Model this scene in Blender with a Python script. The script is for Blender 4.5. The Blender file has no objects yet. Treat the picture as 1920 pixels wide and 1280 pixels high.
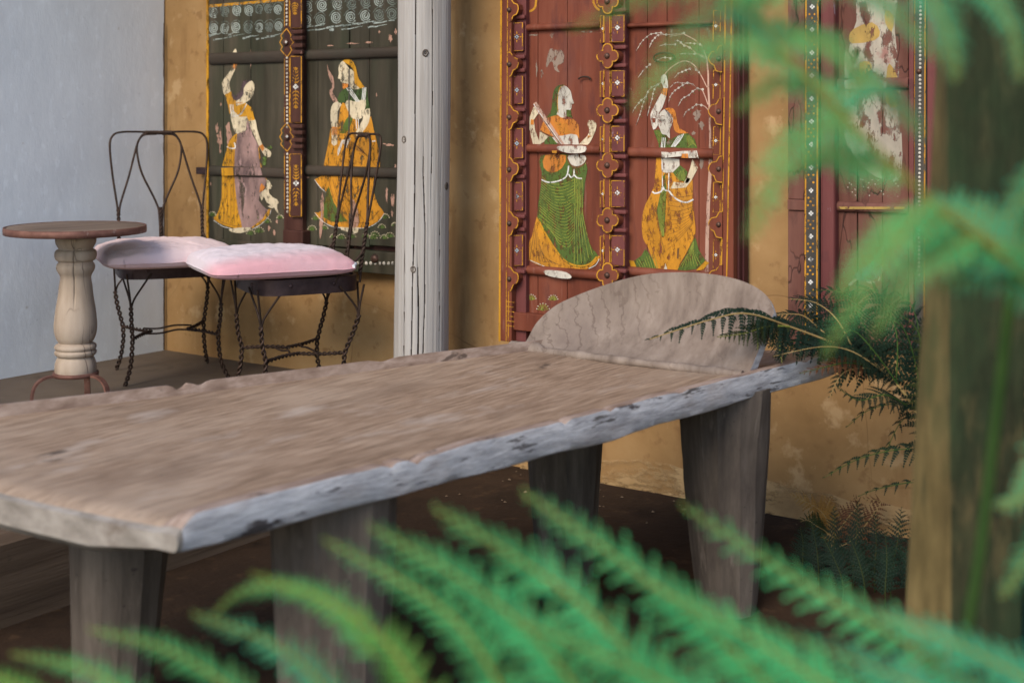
import bpy, bmesh, math, random
from mathutils import Vector, Matrix, noise
from mathutils.geometry import tessellate_polygon

# ------------------------------------------------------------------ camera
R = math.radians
scene = bpy.context.scene
FPX, HOR, CX = 2560.0, 215.0, 960.0          # focal length and horizon in photo pixels (1920 wide)
YAW = R(35.5)
CAM = Vector((4.948, -4.189, 1.325))
RV = Vector((math.cos(YAW), math.sin(YAW), 0))
FV = Vector((-math.sin(YAW), math.cos(YAW), 0))
cd = bpy.data.cameras.new('camera')
cam = bpy.data.objects.new('camera', cd)
scene.collection.objects.link(cam)
cam.location = CAM
cam.rotation_euler = (R(90), 0, YAW)
cd.sensor_width = 36
cd.lens = 36 * FPX / 1920
cd.shift_y = -(640 - HOR) / 1920
cd.clip_end = 400
cd.clip_start = 0.02
cd.dof.use_dof = True
cd.dof.focus_distance = 4.55
cd.dof.aperture_fstop = 3.1
scene.camera = cam

# ------------------------------------------------------------------ sky, sun, exposure
SUN_EL, SUN_AZ = R(37), R(175)               # azimuth measured from +Y towards +X
w = bpy.data.worlds.new('World'); scene.world = w; w.use_nodes = True
nt = w.node_tree
sky = nt.nodes.new('ShaderNodeTexSky')
sky.sky_type = 'NISHITA'; sky.sun_disc = False
sky.sun_elevation = SUN_EL; sky.sun_rotation = SUN_AZ
sky.dust_density = 0.6; sky.air_density = 1.0; sky.ozone_density = 1.0
bg = nt.nodes['Background']; bg.inputs['Strength'].default_value = 0.15
nt.links.new(sky.outputs[0], bg.inputs[0])
sl = bpy.data.lights.new('sun', 'SUN'); sl.energy = 1.7; sl.angle = R(30); sl.color = (1, .87, .70)
so = bpy.data.objects.new('sun', sl); scene.collection.objects.link(so)
sdir = Vector((math.sin(SUN_AZ) * math.cos(SUN_EL), math.cos(SUN_AZ) * math.cos(SUN_EL), math.sin(SUN_EL)))
so.rotation_euler = sdir.to_track_quat('Z', 'Y').to_euler(); so.location = (6, -6, 8)
vs = scene.view_settings
vs.view_transform = 'Standard'; vs.look = 'None'; vs.gamma = 1; vs.use_curve_mapping = False
vs.exposure = 0.95
scene.cycles.max_bounces = 8; scene.cycles.transparent_max_bounces = 24
scene.cycles.use_denoising = True

# ------------------------------------------------------------------ measuring: photo pixel -> place
def ray(px, py):
    return RV * ((px - CX) / FPX) + FV + Vector((0, 0, -(py - HOR) / FPX))
def P(px, py, d): return CAM + ray(px, py) * d
def PZ(px, py, z):
    r = ray(px, py); return CAM + r * ((z - CAM.z) / r.z)
def W(px, py, off=0.0):
    r = ray(px, py); return CAM + r * ((-off - CAM.y) / r.y)
def zf(x0, y0, sc): return lambda pts: [(x0 + x / sc, y0 + y / sc) for x, y in pts]

# ------------------------------------------------------------------ scene helpers
COL = scene.collection
ORG = {}
def tag(o, label=None, cat=None, group=None, kind=None):
    if label: o['label'] = label
    if cat: o['category'] = cat
    if group: o['group'] = group
    if kind: o['kind'] = kind
    return o
def thing(name, loc, label, cat, group=None):
    o = bpy.data.objects.new(name, None); COL.objects.link(o)
    o.empty_display_size = .05
    o.location = loc; ORG[o.name] = Vector(loc)
    return tag(o, label, cat, group)
class MB:
    def __init__(s): s.v = []; s.f = []; s.m = []; s.sm = []
    def add(s, vs, fs, mi=0, smooth=False):
        b = len(s.v); s.v += [tuple(v) for v in vs]
        for f in fs: s.f.append(tuple(i + b for i in f)); s.m.append(mi); s.sm.append(smooth)
    def box(s, a, b, mi=0):
        x0, y0, z0 = a; x1, y1, z1 = b
        s.add([(x0,y0,z0),(x1,y0,z0),(x1,y1,z0),(x0,y1,z0),(x0,y0,z1),(x1,y0,z1),(x1,y1,z1),(x0,y1,z1)],
              [(0,3,2,1),(4,5,6,7),(0,1,5,4),(1,2,6,5),(2,3,7,6),(3,0,4,7)], mi)
    def grid(s, rows, mi=0, smooth=True, closed=False, caps=False):
        n = len(rows[0]); b = []
        for r in rows: b += r
        fs = []
        for i in range(len(rows) - 1):
            for j in range(n if closed else n - 1):
                k = (j + 1) % n
                fs.append((i*n+j, i*n+k, (i+1)*n+k, (i+1)*n+j))
        s.add(b, fs, mi, smooth)
        if caps:
            s.add(rows[0], [tuple(range(n))[::-1]], mi); s.add(rows[-1], [tuple(range(n))], mi)
    def tube(s, path, rad, sides=6, mi=0, caps=True):
        path = [Vector(p) for p in path]; n = len(path)
        if n < 2: return
        up = Vector((0, 0, 1)); rows = []; pu = None
        for i, p in enumerate(path):
            t = (path[min(i+1, n-1)] - path[max(i-1, 0)])
            if t.length < 1e-9: t = Vector((0, 0, 1))
            t.normalize()
            if pu is None:
                u = t.cross(up if abs(t.z) < .9 else Vector((1, 0, 0))).normalized()
            else:
                u = (pu - t * pu.dot(t))
                u = u.normalized() if u.length > 1e-6 else t.orthogonal().normalized()
            pu = u; q = t.cross(u)
            r = rad(i / (n - 1)) if callable(rad) else rad
            rows.append([p + (u * math.cos(2*math.pi*k/sides) + q * math.sin(2*math.pi*k/sides)) * r for k in range(sides)])
        s.grid(rows, mi, True, True, caps)
    def twist(s, path, R_, r, pitch, mi=0, sides=5, strands=2):
        path = resample([Vector(p) for p in path], .006)
        n = len(path); acc = 0; outs = [[] for _ in range(strands)]; pu = None
        for i, p in enumerate(path):
            t = (path[min(i+1, n-1)] - path[max(i-1, 0)]).normalized()
            if i: acc += (path[i] - path[i-1]).length
            u = t.orthogonal().normalized() if pu is None else (pu - t * pu.dot(t)).normalized()
            pu = u; q = t.cross(u)
            for k in range(strands):
                a = acc / pitch * 2 * math.pi + k * 2 * math.pi / strands
                outs[k].append(p + (u * math.cos(a) + q * math.sin(a)) * R_)
        for o in outs: s.tube(o, r, sides, mi)
    def lathe(s, c, prof, sides=40, mi=0, caps=True):
        rows = [[Vector((c[0] + r*math.cos(2*math.pi*k/sides), c[1] + r*math.sin(2*math.pi*k/sides), c[2] + z)) for k in range(sides)] for r, z in prof]
        s.grid(rows, mi, True, True, caps)
    def build(s, name, mats, parent=None, origin=None, sharp=None):
        me = bpy.data.meshes.new(name)
        o0 = Vector(origin) if origin is not None else (ORG[parent.name].copy() if parent else Vector((0, 0, 0)))
        me.from_pydata([tuple(Vector(v) - o0) for v in s.v], [], s.f)
        for m in (mats if isinstance(mats, (list, tuple)) else [mats]): me.materials.append(m)
        me.polygons.foreach_set('material_index', s.m)
        me.polygons.foreach_set('use_smooth', s.sm)
        if sharp:
            bm = bmesh.new(); bm.from_mesh(me); bmesh.ops.remove_doubles(bm, verts=bm.verts, dist=1e-5)
            bmesh.ops.recalc_face_normals(bm, faces=bm.faces)
            for e in bm.edges:
                if len(e.link_faces) == 2 and e.calc_face_angle(0) > R(sharp): e.smooth = False
            for f in bm.faces: f.smooth = True
            bm.to_mesh(me); bm.free()
        me.update()
        o = bpy.data.objects.new(name, me); COL.objects.link(o)
        ORG[o.name] = o0
        if parent:
            o.parent = parent; o.location = o0 - ORG[parent.name]
        else: o.location = o0
        return o
def bevel(o, wd, seg=2):
    m = o.modifiers.new('bevel', 'BEVEL'); m.width = wd; m.segments = seg; m.limit_method = 'ANGLE'
    return o
def catmull(pts, n=8, closed=False):
    pts = [Vector(p) for p in pts]; out = []; N = len(pts)
    segs = N if closed else N - 1
    for i in range(segs):
        if closed: p0, p1, p2, p3 = pts[(i-1) % N], pts[i], pts[(i+1) % N], pts[(i+2) % N]
        else: p0, p1, p2, p3 = pts[max(i-1, 0)], pts[i], pts[i+1], pts[min(i+2, N-1)]
        for k in range(n):
            t = k / n
            out.append(.5 * ((2*p1) + (p2-p0)*t + (2*p0-5*p1+4*p2-p3)*t*t + (3*p1-p0-3*p2+p3)*t**3))
    if not closed: out.append(pts[-1])
    return out
def resample(path, step):
    out = [path[0]]; acc = 0
    for a, b in zip(path, path[1:]):
        L = (b - a).length
        if L < 1e-9: continue
        d = step - acc
        while d < L:
            out.append(a + (b - a) * (d / L)); d += step
        acc = (acc + L) % step
    out.append(path[-1]); return out
def nz(x, y=0, z=0): return noise.noise(Vector((x, y, z)))

# ------------------------------------------------------------------ materials
def mk(name, ramp, sc=5, st=(1, 1, 1), det=6, rough=.8, bump=.2, bsc=None, bst=None, blot=(), flake=None, metal=0,
       trans=None, dots=None, streak=None, spec=.18, crack=None, dist=.01, nrough=.6):
    m = bpy.data.materials.new(name); m.use_nodes = True
    t = m.node_tree; N = t.nodes; L = t.links
    b = N['Principled BSDF']; outp = N['Material Output']
    tc = N.new('ShaderNodeTexCoord')
    def mapped(stv):
        mp = N.new('ShaderNodeMapping'); mp.inputs['Scale'].default_value = stv
        L.new(tc.outputs['Object'], mp.inputs[0]); return mp.outputs[0]
    def noi(scale, stv, detail=6, rg=.6):
        n = N.new('ShaderNodeTexNoise'); n.inputs['Scale'].default_value = scale
        n.inputs['Detail'].default_value = detail; n.inputs['Roughness'].default_value = rg
        L.new(mapped(stv), n.inputs['Vector']); return n.outputs[0]
    def rmp(fac, stops):
        r = N.new('ShaderNodeValToRGB'); cr = r.color_ramp
        while len(cr.elements) < len(stops): cr.elements.new(.5)
        for e, (p, c) in zip(cr.elements, stops):
            e.position = p; e.color = (*c, 1) if len(c) == 3 else c
        L.new(fac, r.inputs[0]); return r.outputs[0]
    def g(v): return (v, v, v)
    f = noi(sc, st, det, nrough)
    col = rmp(f, ramp)
    for bl in blot:
        c, bs, lo, hi, amt = bl[:5]; bst_ = bl[5] if len(bl) > 5 else (1, 1, 1)
        k = rmp(noi(bs, bst_, 5, .62), [(lo, g(0)), (hi, g(amt))])
        mx = N.new('ShaderNodeMix'); mx.data_type = 'RGBA'
        L.new(k, mx.inputs[0]); L.new(col, mx.inputs[6]); mx.inputs[7].default_value = (*c, 1); col = mx.outputs[2]
    if dots:
        c, ds, sz = dots[:3]
        vo = N.new('ShaderNodeTexVoronoi'); vo.inputs['Scale'].default_value = ds; vo.inputs['Randomness'].default_value = .55
        L.new(mapped((1, 0, 1)), vo.inputs['Vector'])
        k = rmp(vo.outputs['Distance'], [(sz * .7, g(1)), (sz, g(0))])
        mx = N.new('ShaderNodeMix'); mx.data_type = 'RGBA'
        L.new(k, mx.inputs[0]); L.new(col, mx.inputs[6]); mx.inputs[7].default_value = (*c, 1); col = mx.outputs[2]
    if streak:
        c, ws, dis, thr, amt, rot = streak
        mp = N.new('ShaderNodeMapping'); mp.inputs['Rotation'].default_value = rot; L.new(tc.outputs['Object'], mp.inputs[0])
        wv = N.new('ShaderNodeTexWave'); wv.inputs['Scale'].default_value = ws; wv.inputs['Distortion'].default_value = dis
        wv.inputs['Detail'].default_value = 4; wv.inputs['Detail Scale'].default_value = 1.4; wv.inputs['Detail Roughness'].default_value = .6
        L.new(mp.outputs[0], wv.inputs['Vector'])
        k = rmp(wv.outputs['Fac'], [(thr, g(0)), (1, g(amt))]); ms = rmp(noi(4, (1, 1, 1), 3, .6), [(.40, g(0)), (.58, g(1))])
        mm = N.new('ShaderNodeMath'); mm.operation = 'MULTIPLY'; L.new(k, mm.inputs[0]); L.new(ms, mm.inputs[1])
        mx = N.new('ShaderNodeMix'); mx.data_type = 'RGBA'
        L.new(mm.outputs[0], mx.inputs[0]); L.new(col, mx.inputs[6]); mx.inputs[7].default_value = (*c, 1); col = mx.outputs[2]
    hgt = noi(bsc or sc * 2, bst or st, 6, .65)
    if crack:
        c, cs, cst, wd = crack
        vo = N.new('ShaderNodeTexVoronoi'); vo.feature = 'DISTANCE_TO_EDGE'; vo.inputs['Scale'].default_value = cs
        mp = mapped(cst); nn = N.new('ShaderNodeTexNoise'); nn.inputs['Scale'].default_value = cs * 1.5
        L.new(mp, nn.inputs['Vector'])
        ad = N.new('ShaderNodeMix'); ad.data_type = 'RGBA'; ad.inputs[0].default_value = .12
        L.new(mp, ad.inputs[6]); L.new(nn.outputs['Color'], ad.inputs[7]); L.new(ad.outputs[2], vo.inputs['Vector'])
        k = rmp(vo.outputs['Distance'], [(0, g(1)), (wd, g(0))])
        ms = rmp(noi(cs * .6, (1, 1, 1), 2, .5), [(.42, g(0)), (.6, g(1))])
        mm = N.new('ShaderNodeMath'); mm.operation = 'MULTIPLY'; L.new(k, mm.inputs[0]); L.new(ms, mm.inputs[1])
        mx = N.new('ShaderNodeMix'); mx.data_type = 'RGBA'
        L.new(mm.outputs[0], mx.inputs[0]); L.new(col, mx.inputs[6]); mx.inputs[7].default_value = (*c, 1); col = mx.outputs[2]
        sb = N.new('ShaderNodeMath'); sb.operation = 'SUBTRACT'; L.new(hgt, sb.inputs[0]); L.new(mm.outputs[0], sb.inputs[1]); hgt = sb.outputs[0]
    L.new(col, b.inputs['Base Color'])
    b.inputs['Roughness'].default_value = rough; b.inputs['Metallic'].default_value = metal
    b.inputs['Specular IOR Level'].default_value = spec
    if bump:
        bp = N.new('ShaderNodeBump'); bp.inputs['Strength'].default_value = bump; bp.inputs['Distance'].default_value = dist
        L.new(hgt, bp.inputs['Height']); L.new(bp.outputs[0], b.inputs['Normal'])
    sh = b.outputs[0]
    if trans:
        tb = N.new('ShaderNodeBsdfTranslucent'); L.new(col, tb.inputs[0])
        mx = N.new('ShaderNodeMixShader'); mx.inputs[0].default_value = trans
        L.new(sh, mx.inputs[1]); L.new(tb.outputs[0], mx.inputs[2]); sh = mx.outputs[0]; L.new(sh, outp.inputs[0])
    if flake:
        fs_, lo, hi = flake[:3]; fst = flake[3] if len(flake) > 3 else (1, 1, .45)
        k = rmp(noi(fs_, fst, 8, .72), [(lo, g(0)), (hi, g(1))])
        tr = N.new('ShaderNodeBsdfTransparent'); mx = N.new('ShaderNodeMixShader')
        L.new(k, mx.inputs[0]); L.new(tr.outputs[0], mx.inputs[1]); L.new(sh, mx.inputs[2]); L.new(mx.outputs[0], outp.inputs[0])
    return m
M = {}
V = (1, 1, .12)          # grain running up
GY = (1, .1, 1)          # grain running along Y
M['white_plaster'] = mk('white_plaster', [(.3, (.63,.66,.69)), (.7, (.73,.755,.78))], 1.2, rough=.75, bump=.35, bsc=11, bst=(1,1,.55), dist=.008,
    blot=[((.42,.43,.44), 2.0, .6, .8, .35, (1,1,.4)), ((.36,.30,.22), 9, .70, .76, .5), ((.78,.82,.86), 26, .58, .66, .5, (1,1,.5)), ((.40,.42,.45), 60, .68, .72, .6)])
M['ochre_plaster'] = mk('ochre_plaster', [(.28, (.185,.102,.038)), (.5, (.295,.172,.070)), (.72, (.385,.245,.112))], 1.7, rough=.85, bump=.25, bsc=20, dist=.005,
    blot=[((.15,.075,.028), 5, .55, .70, .7, (1,1,.16)), ((.46,.31,.16), 6, .58, .66, .6), ((.19,.10,.04), 16, .58, .66, .6), ((.42,.29,.15), 60, .66, .72, .4), ((.07,.05,.03), 40, .735, .76, .8), ((.6,.5,.36), 26, .745, .77, .7)], crack=((.20,.11,.045), 1.6, (1,1,1), .003))
M['ochre_pale'] = mk('ochre_pale', [(.3, (.30,.18,.075)), (.7, (.43,.29,.145))], 5, rough=.9, bump=.4, bsc=22, dist=.006, blot=[((.25,.15,.07), 6, .55, .7, .7)], flake=(6, .40, .52, (.5,1,1.4)))
M['floor_cement'] = mk('floor_cement', [(.3, (.085,.062,.045)), (.7, (.15,.115,.085))], 2.2, rough=.7, bump=.2, bsc=30, dist=.004, blot=[((.05,.035,.025), 5, .55, .75, .7), ((.25,.21,.17), 38, .72, .76, .6)])
M['ground'] = mk('ground', [(.3, (.020,.011,.006)), (.7, (.042,.024,.013))], 1.6, rough=.9, bump=.5, bsc=18, dist=.012, blot=[((.012,.007,.004), 4, .52, .70, .8), ((.12,.08,.05), 60, .70, .74, .6), ((.07,.04,.02), 14, .56, .66, .5)])
M['ceiling'] = mk('ceiling', [(.3, (.30,.24,.17)), (.7, (.42,.34,.25))], 3, V)
M['deck'] = mk('deck', [(.30, (.155,.100,.064)), (.5, (.265,.180,.120)), (.70, (.38,.275,.192))], 95, (1,.085,1), 12, rough=.62, bump=.5, bsc=90, bst=(1,.09,1), dist=.003, nrough=.6,
    blot=[((.39,.295,.215), 2.6, .47, .66, .6, (1,.6,1)), ((.135,.085,.056), 3.4, .54, .70, .62, (1,.45,1)), ((.44,.37,.31), 9, .57, .70, .5, (1,.35,1)), ((.075,.048,.033), 150, .62, .68, .6, (1,.03,1)), ((.045,.03,.022), 5.5, .665, .71, .8, (1,.4,1))])
M['rim_wood'] = mk('rim_wood', [(.30, (.22,.215,.225)), (.5, (.42,.415,.43)), (.70, (.58,.575,.59))], 55, (1,.12,1), 10, rough=.8, bump=.9, bsc=70, bst=(1,.15,1), dist=.005, nrough=.7,
    blot=[((.05,.038,.036), 9, .625, .66, .92, (1,.45,1.6)), ((.30,.22,.17), 5, .52, .68, .5, (1,.5,1)), ((.06,.05,.045), 34, .63, .66, .85, (1,.05,1.2)), ((.05,.04,.04), 60, .63, .67, .85, (1,.06,1))])
M['rim_brown'] = mk('rim_brown', [(.30, (.15,.098,.072)), (.5, (.24,.168,.130)), (.70, (.36,.275,.225))], 40, (1,.14,1), 10, rough=.75, bump=.12, bsc=60, bst=(1,.15,1), dist=.004, nrough=.6, blot=[((.42,.33,.27), 6, .52, .68, .7, (1,.4,1)), ((.06,.04,.03), 16, .63, .68, .8, (1,.4,1))])
M['end_wood'] = mk('end_wood', [(.28, (.14,.12,.10)), (.5, (.24,.21,.18)), (.75, (.34,.305,.265))], 30, (.5,1,1), 9, rough=.8, bump=.5, bsc=22, dist=.006, blot=[((.12,.09,.07), 7, .6, .72, .8)])
M['headrest'] = mk('headrest', [(.3, (.125,.092,.072)), (.5, (.19,.145,.115)), (.72, (.26,.205,.165))], 16, (1.4,1,.35), 9, rough=.7, bump=.3, bsc=26, dist=.005,
    blot=[((.25,.13,.06), 5, .62, .74, .6), ((.27,.215,.175), 4, .5, .7, .6), ((.13,.095,.078), 4, .52, .70, .75), ((.11,.08,.06), 70, .62, .70, .5)], streak=((.085,.055,.04), 7.5, 9, .93, .5, (0, R(24), 0)))
M['leg_wood'] = mk('leg_wood', [(.3, (.042,.033,.027)), (.5, (.085,.068,.055)), (.75, (.15,.122,.10))], 14, V, 9, rough=.85, bump=.5, bsc=40, bst=(1,1,.3), dist=.005, nrough=.68,
    blot=[((.04,.03,.026), 5, .52, .72, .7, (1,1,.5)), ((.17,.14,.115), 26, .60, .70, .6, (1,1,.2)), ((.03,.022,.02), 40, .66, .70, .8, (1,1,1.6))])
M['post_wood'] = mk('post_wood', [(.3, (.24,.215,.19)), (.5, (.34,.315,.29)), (.75, (.42,.395,.37))], 30, (1,1,.035), 10, rough=.88, bump=.7, bsc=70, bst=(1,1,.03), dist=.004, nrough=.7,
    blot=[((.34,.265,.20), 3, .52, .74, .6, (1,1,.3)), ((.15,.125,.11), 44, .66, .74, .6, (1,1,.035)), ((.20,.18,.165), 9, .60, .74, .6, (1,1,.12))])
M['crack'] = mk('crack', [(.3, (.05,.038,.030)), (.7, (.11,.085,.07))], 20, V, rough=.95)
M['beam_wood'] = mk('beam_wood', [(.3, (.05,.032,.022)), (.5, (.10,.068,.046)), (.75, (.17,.12,.085))], 10, (1,.07,2), 9, rough=.85, bump=.5, bsc=30, bst=(1,.08,2), dist=.006, blot=[((.03,.022,.018), 6, .64, .7, .85)])
M['iron'] = mk('iron', [(.3, (.024,.016,.013)), (.7, (.068,.042,.031))], 26, rough=.55, bump=.3, metal=.45, dist=.002)
M['iron_red'] = mk('iron_red', [(.3, (.10,.045,.035)), (.7, (.20,.10,.075))], 22, rough=.6, bump=.3, metal=.3, dist=.002, blot=[((.40,.34,.30), 20, .62, .7, .6)])
M['iron_dark'] = mk('iron_dark', [(.3, (.035,.022,.022)), (.7, (.085,.055,.055))], 14, rough=.42, bump=.25, metal=.5, dist=.002, blot=[((.28,.26,.28), 18, .68, .76, .6)])
M['table_wood'] = mk('table_wood', [(.3, (.10,.070,.052)), (.7, (.21,.155,.118))], 10, (1,.15,1), rough=.7, bump=.25, dist=.003)
M['turned_wood'] = mk('turned_wood', [(.3, (.22,.165,.12)), (.5, (.34,.265,.20)), (.75, (.44,.36,.285))], 12, (1,1,.14), 8, rough=.75, bump=.3, bsc=30, dist=.003,
    blot=[((.20,.13,.09), 5, .6, .74, .6, (1,1,.5))], crack=((.09,.055,.04), 8, (1,1,.10), .016))
M['moss_shade_wood'] = mk('moss_shade_wood', [(.3, (.010,.012,.005)), (.5, (.026,.027,.012)), (.75, (.075,.064,.028))], 26, (1,1,.3), 10, rough=.9, bump=.9, bsc=50, bst=(1,1,.2), dist=.006, nrough=.7, blot=[((.12,.085,.036), 9, .56, .66, .75, (1,1,.35)), ((.025,.045,.018), 4, .42, .60, .8, (1,1,.5)), ((.02,.015,.01), 30, .62, .68, .8, (1,1,.12))])
M['tan_lit_wood'] = mk('tan_lit_wood', [(.3, (.040,.030,.011)), (.5, (.105,.075,.028)), (.75, (.20,.145,.058))], 22, (1,1,.25), 8, rough=.85, bump=.4, dist=.004, blot=[((.045,.055,.020), 5, .46, .60, .85, (1,1,.4)), ((.10,.05,.03), 14, .68, .73, .8), ((.06,.05,.02), 30, .60, .68, .7, (1,1,.12))])
M['ochre_pale_solid'] = mk('grit_stone', [(.3, (.06,.04,.025)), (.7, (.20,.14,.09))], 60, rough=.9)
# ------------------------------------------------------------------ cushion cloth (sun-bleached on the upper face, pink where it was folded under)
def cloth(name, pale, pink, lo, hi, axis):
    m = bpy.data.materials.new(name); m.use_nodes = True
    t = m.node_tree; N = t.nodes; L = t.links; b = N['Principled BSDF']
    tc = N.new('ShaderNodeTexCoord')
    dp = N.new('ShaderNodeVectorMath'); dp.operation = 'DOT_PRODUCT'; dp.inputs[1].default_value = axis
    L.new(tc.outputs['Object'], dp.inputs[0])
    n = N.new('ShaderNodeTexNoise'); n.inputs['Scale'].default_value = 7; n.inputs['Detail'].default_value = 4
    L.new(tc.outputs['Object'], n.inputs['Vector'])
    ma = N.new('ShaderNodeMath'); ma.operation = 'MULTIPLY_ADD'; ma.inputs[1].default_value = .10
    L.new(n.outputs[0], ma.inputs[0]); L.new(dp.outputs['Value'], ma.inputs[2])
    mr = N.new('ShaderNodeMapRange'); mr.inputs[1].default_value = lo; mr.inputs[2].default_value = hi; mr.interpolation_type = 'SMOOTHSTEP'
    L.new(ma.outputs[0], mr.inputs[0])
    mx = N.new('ShaderNodeMix'); mx.data_type = 'RGBA'; mx.inputs[6].default_value = (*pink, 1); mx.inputs[7].default_value = (*pale, 1)
    L.new(mr.outputs[0], mx.inputs[0])
    n2 = N.new('ShaderNodeTexNoise'); n2.inputs['Scale'].default_value = 5; n2.inputs['Detail'].default_value = 6
    L.new(tc.outputs['Object'], n2.inputs['Vector'])
    r2 = N.new('ShaderNodeMapRange'); r2.inputs[1].default_value = .5; r2.inputs[2].default_value = .75; r2.inputs[4].default_value = .35
    L.new(n2.outputs[0], r2.inputs[0])
    m2 = N.new('ShaderNodeMix'); m2.data_type = 'RGBA'; m2.inputs[7].default_value = (.40, .34, .36, 1)
    L.new(r2.outputs[0], m2.inputs[0]); L.new(mx.outputs[2], m2.inputs[6]); L.new(m2.outputs[2], b.inputs['Base Color'])
    wv = N.new('ShaderNodeTexNoise'); wv.inputs['Scale'].default_value = 55; wv.inputs['Detail'].default_value = 9; wv.inputs['Roughness'].default_value = .75; L.new(tc.outputs['Object'], wv.inputs['Vector'])
    bp = N.new('ShaderNodeBump'); bp.inputs['Strength'].default_value = .55; bp.inputs['Distance'].default_value = .005
    L.new(wv.outputs[0], bp.inputs['Height']); L.new(bp.outputs[0], b.inputs['Normal'])
    b.inputs['Roughness'].default_value = .9; b.inputs['Specular IOR Level'].default_value = .15
    b.inputs['Sheen Weight'].default_value = .15
    return m

# ------------------------------------------------------------------ the setting
PL = .245                                     # the raised floor above the ground
m = MB(); m.add([(-40,-45,0),(45,-45,0),(45,30,0),(-40,30,0)], [(0,1,2,3)]); tag(m.build('ground', M['ground']), kind='structure')
def rough_wall(name, mat, p0, ux, uz, nrm, nx, nzs, amp, thick):
    rows = []
    for i in range(nx + 1):
        r = []
        for j in range(nzs + 1):
            q = Vector(p0) + Vector(ux) * (i / nx) + Vector(uz) * (j / nzs)
            k = amp * (nz(q.x * 1.3 + q.y * 1.3, q.z * 1.3, 3.1) + .35 * nz(q.x * 5 + q.y * 5, q.z * 5, 7.7))
            r.append(q + Vector(nrm) * (k - amp * 1.4))
        rows.append(r)
    b = MB(); b.grid(rows, 0, True)
    back = [[q - Vector(nrm) * thick for q in r] for r in rows]
    b.grid(back[::-1], 0, True)
    edge = [r[0] for r in rows]; eb = [r[0] for r in back]; b.grid([eb, edge], 0, False)
    edge = [r[-1] for r in rows]; eb = [r[-1] for r in back]; b.grid([edge, eb], 0, False)
    b.grid([rows[0], back[0]], 0, False); b.grid([back[-1], rows[-1]], 0, False)
    return b.build(name, mat)
ww = rough_wall('white_wall', M['white_plaster'], (.0, -7, 0), (0, 7.0, 0), (0, 0, 2.92), (1, 0, 0), 140, 70, .007, .24)
tag(ww, 'pale blue-white plastered wall behind the round pedestal table', 'wall')
ow = rough_wall('ochre_wall', M['ochre_plaster'], (-.2, 0, 0), (7.7, 0, 0), (0, 0, 2.9), (0, -1, 0), 160, 70, .006, .24)
tag(ow, 'ochre plastered wall carrying the three painted wooden panels', 'wall')
# worn pale plaster along the foot of the wall, lower floor
b = MB(); rows = []
for i in range(90):
    X = 2.0 + 3.2 * i / 89; top = .10 + .05 * nz(X * 3, 1.7) + .02 * nz(X * 11, 4)
    rows.append([Vector((X, -.0035 - .004 * nz(X*6, z_*9), z_)) for z_ in (.0, top * .33, top * .66, top)])
b.grid(rows[::-1], 0, True); b.build('worn_plaster', M['ochre_pale'], ow)
b = MB(); rows = []
for i in range(40):                           # crumbling seam where the two plasters meet
    z_ = PL + 1.5 * i / 39
    rows.append([Vector((.0 + .004 * nz(z_*20), -.012 - .004 * nz(z_*33, 2), z_)), Vector((.008 + .003 * nz(z_*27, 5), -.013, z_))])
b.grid(rows, 0, False); b.build('seam', M['crack'], ow)
# raised floor, its timber edge, an unseen roof above
m = MB(); m.box((-.2, -7, .0), (1.62, .1, PL - .004)); tag(m.build('raised_floor', M['floor_cement']), kind='structure')
rows = []
for i in range(60):
    y = -7 + 6.98 * i / 59; a = .006 * nz(y * 2.1, 5); c = .006 * nz(y * 3.3, 9)
    rows.append([Vector((1.60, y, .0)), Vector((1.83 + a, y, .0)), Vector((1.833 + a, y, PL - .03)), Vector((1.815 + c, y, PL - .006)), Vector((1.79, y, PL + .004 + c*.6)), Vector((1.60, y, PL + .002))])
m = MB(); m.grid(rows, 0, False, True, True)
bm_ = m.build('step_beam', M['beam_wood']); tag(bm_, 'long weathered timber beam edging the raised floor under the bed', 'beam')
m = MB(); m.box((-.25, -1.1, 2.92), (2.2, .25, 3.04)); ro = m.build('roof', M['ceiling']); tag(ro, 'unseen timber roof assumed over the raised floor, cut short for the light', 'roof')  # assumed roof out of view, depth trimmed so sun reaches the wall

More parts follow.
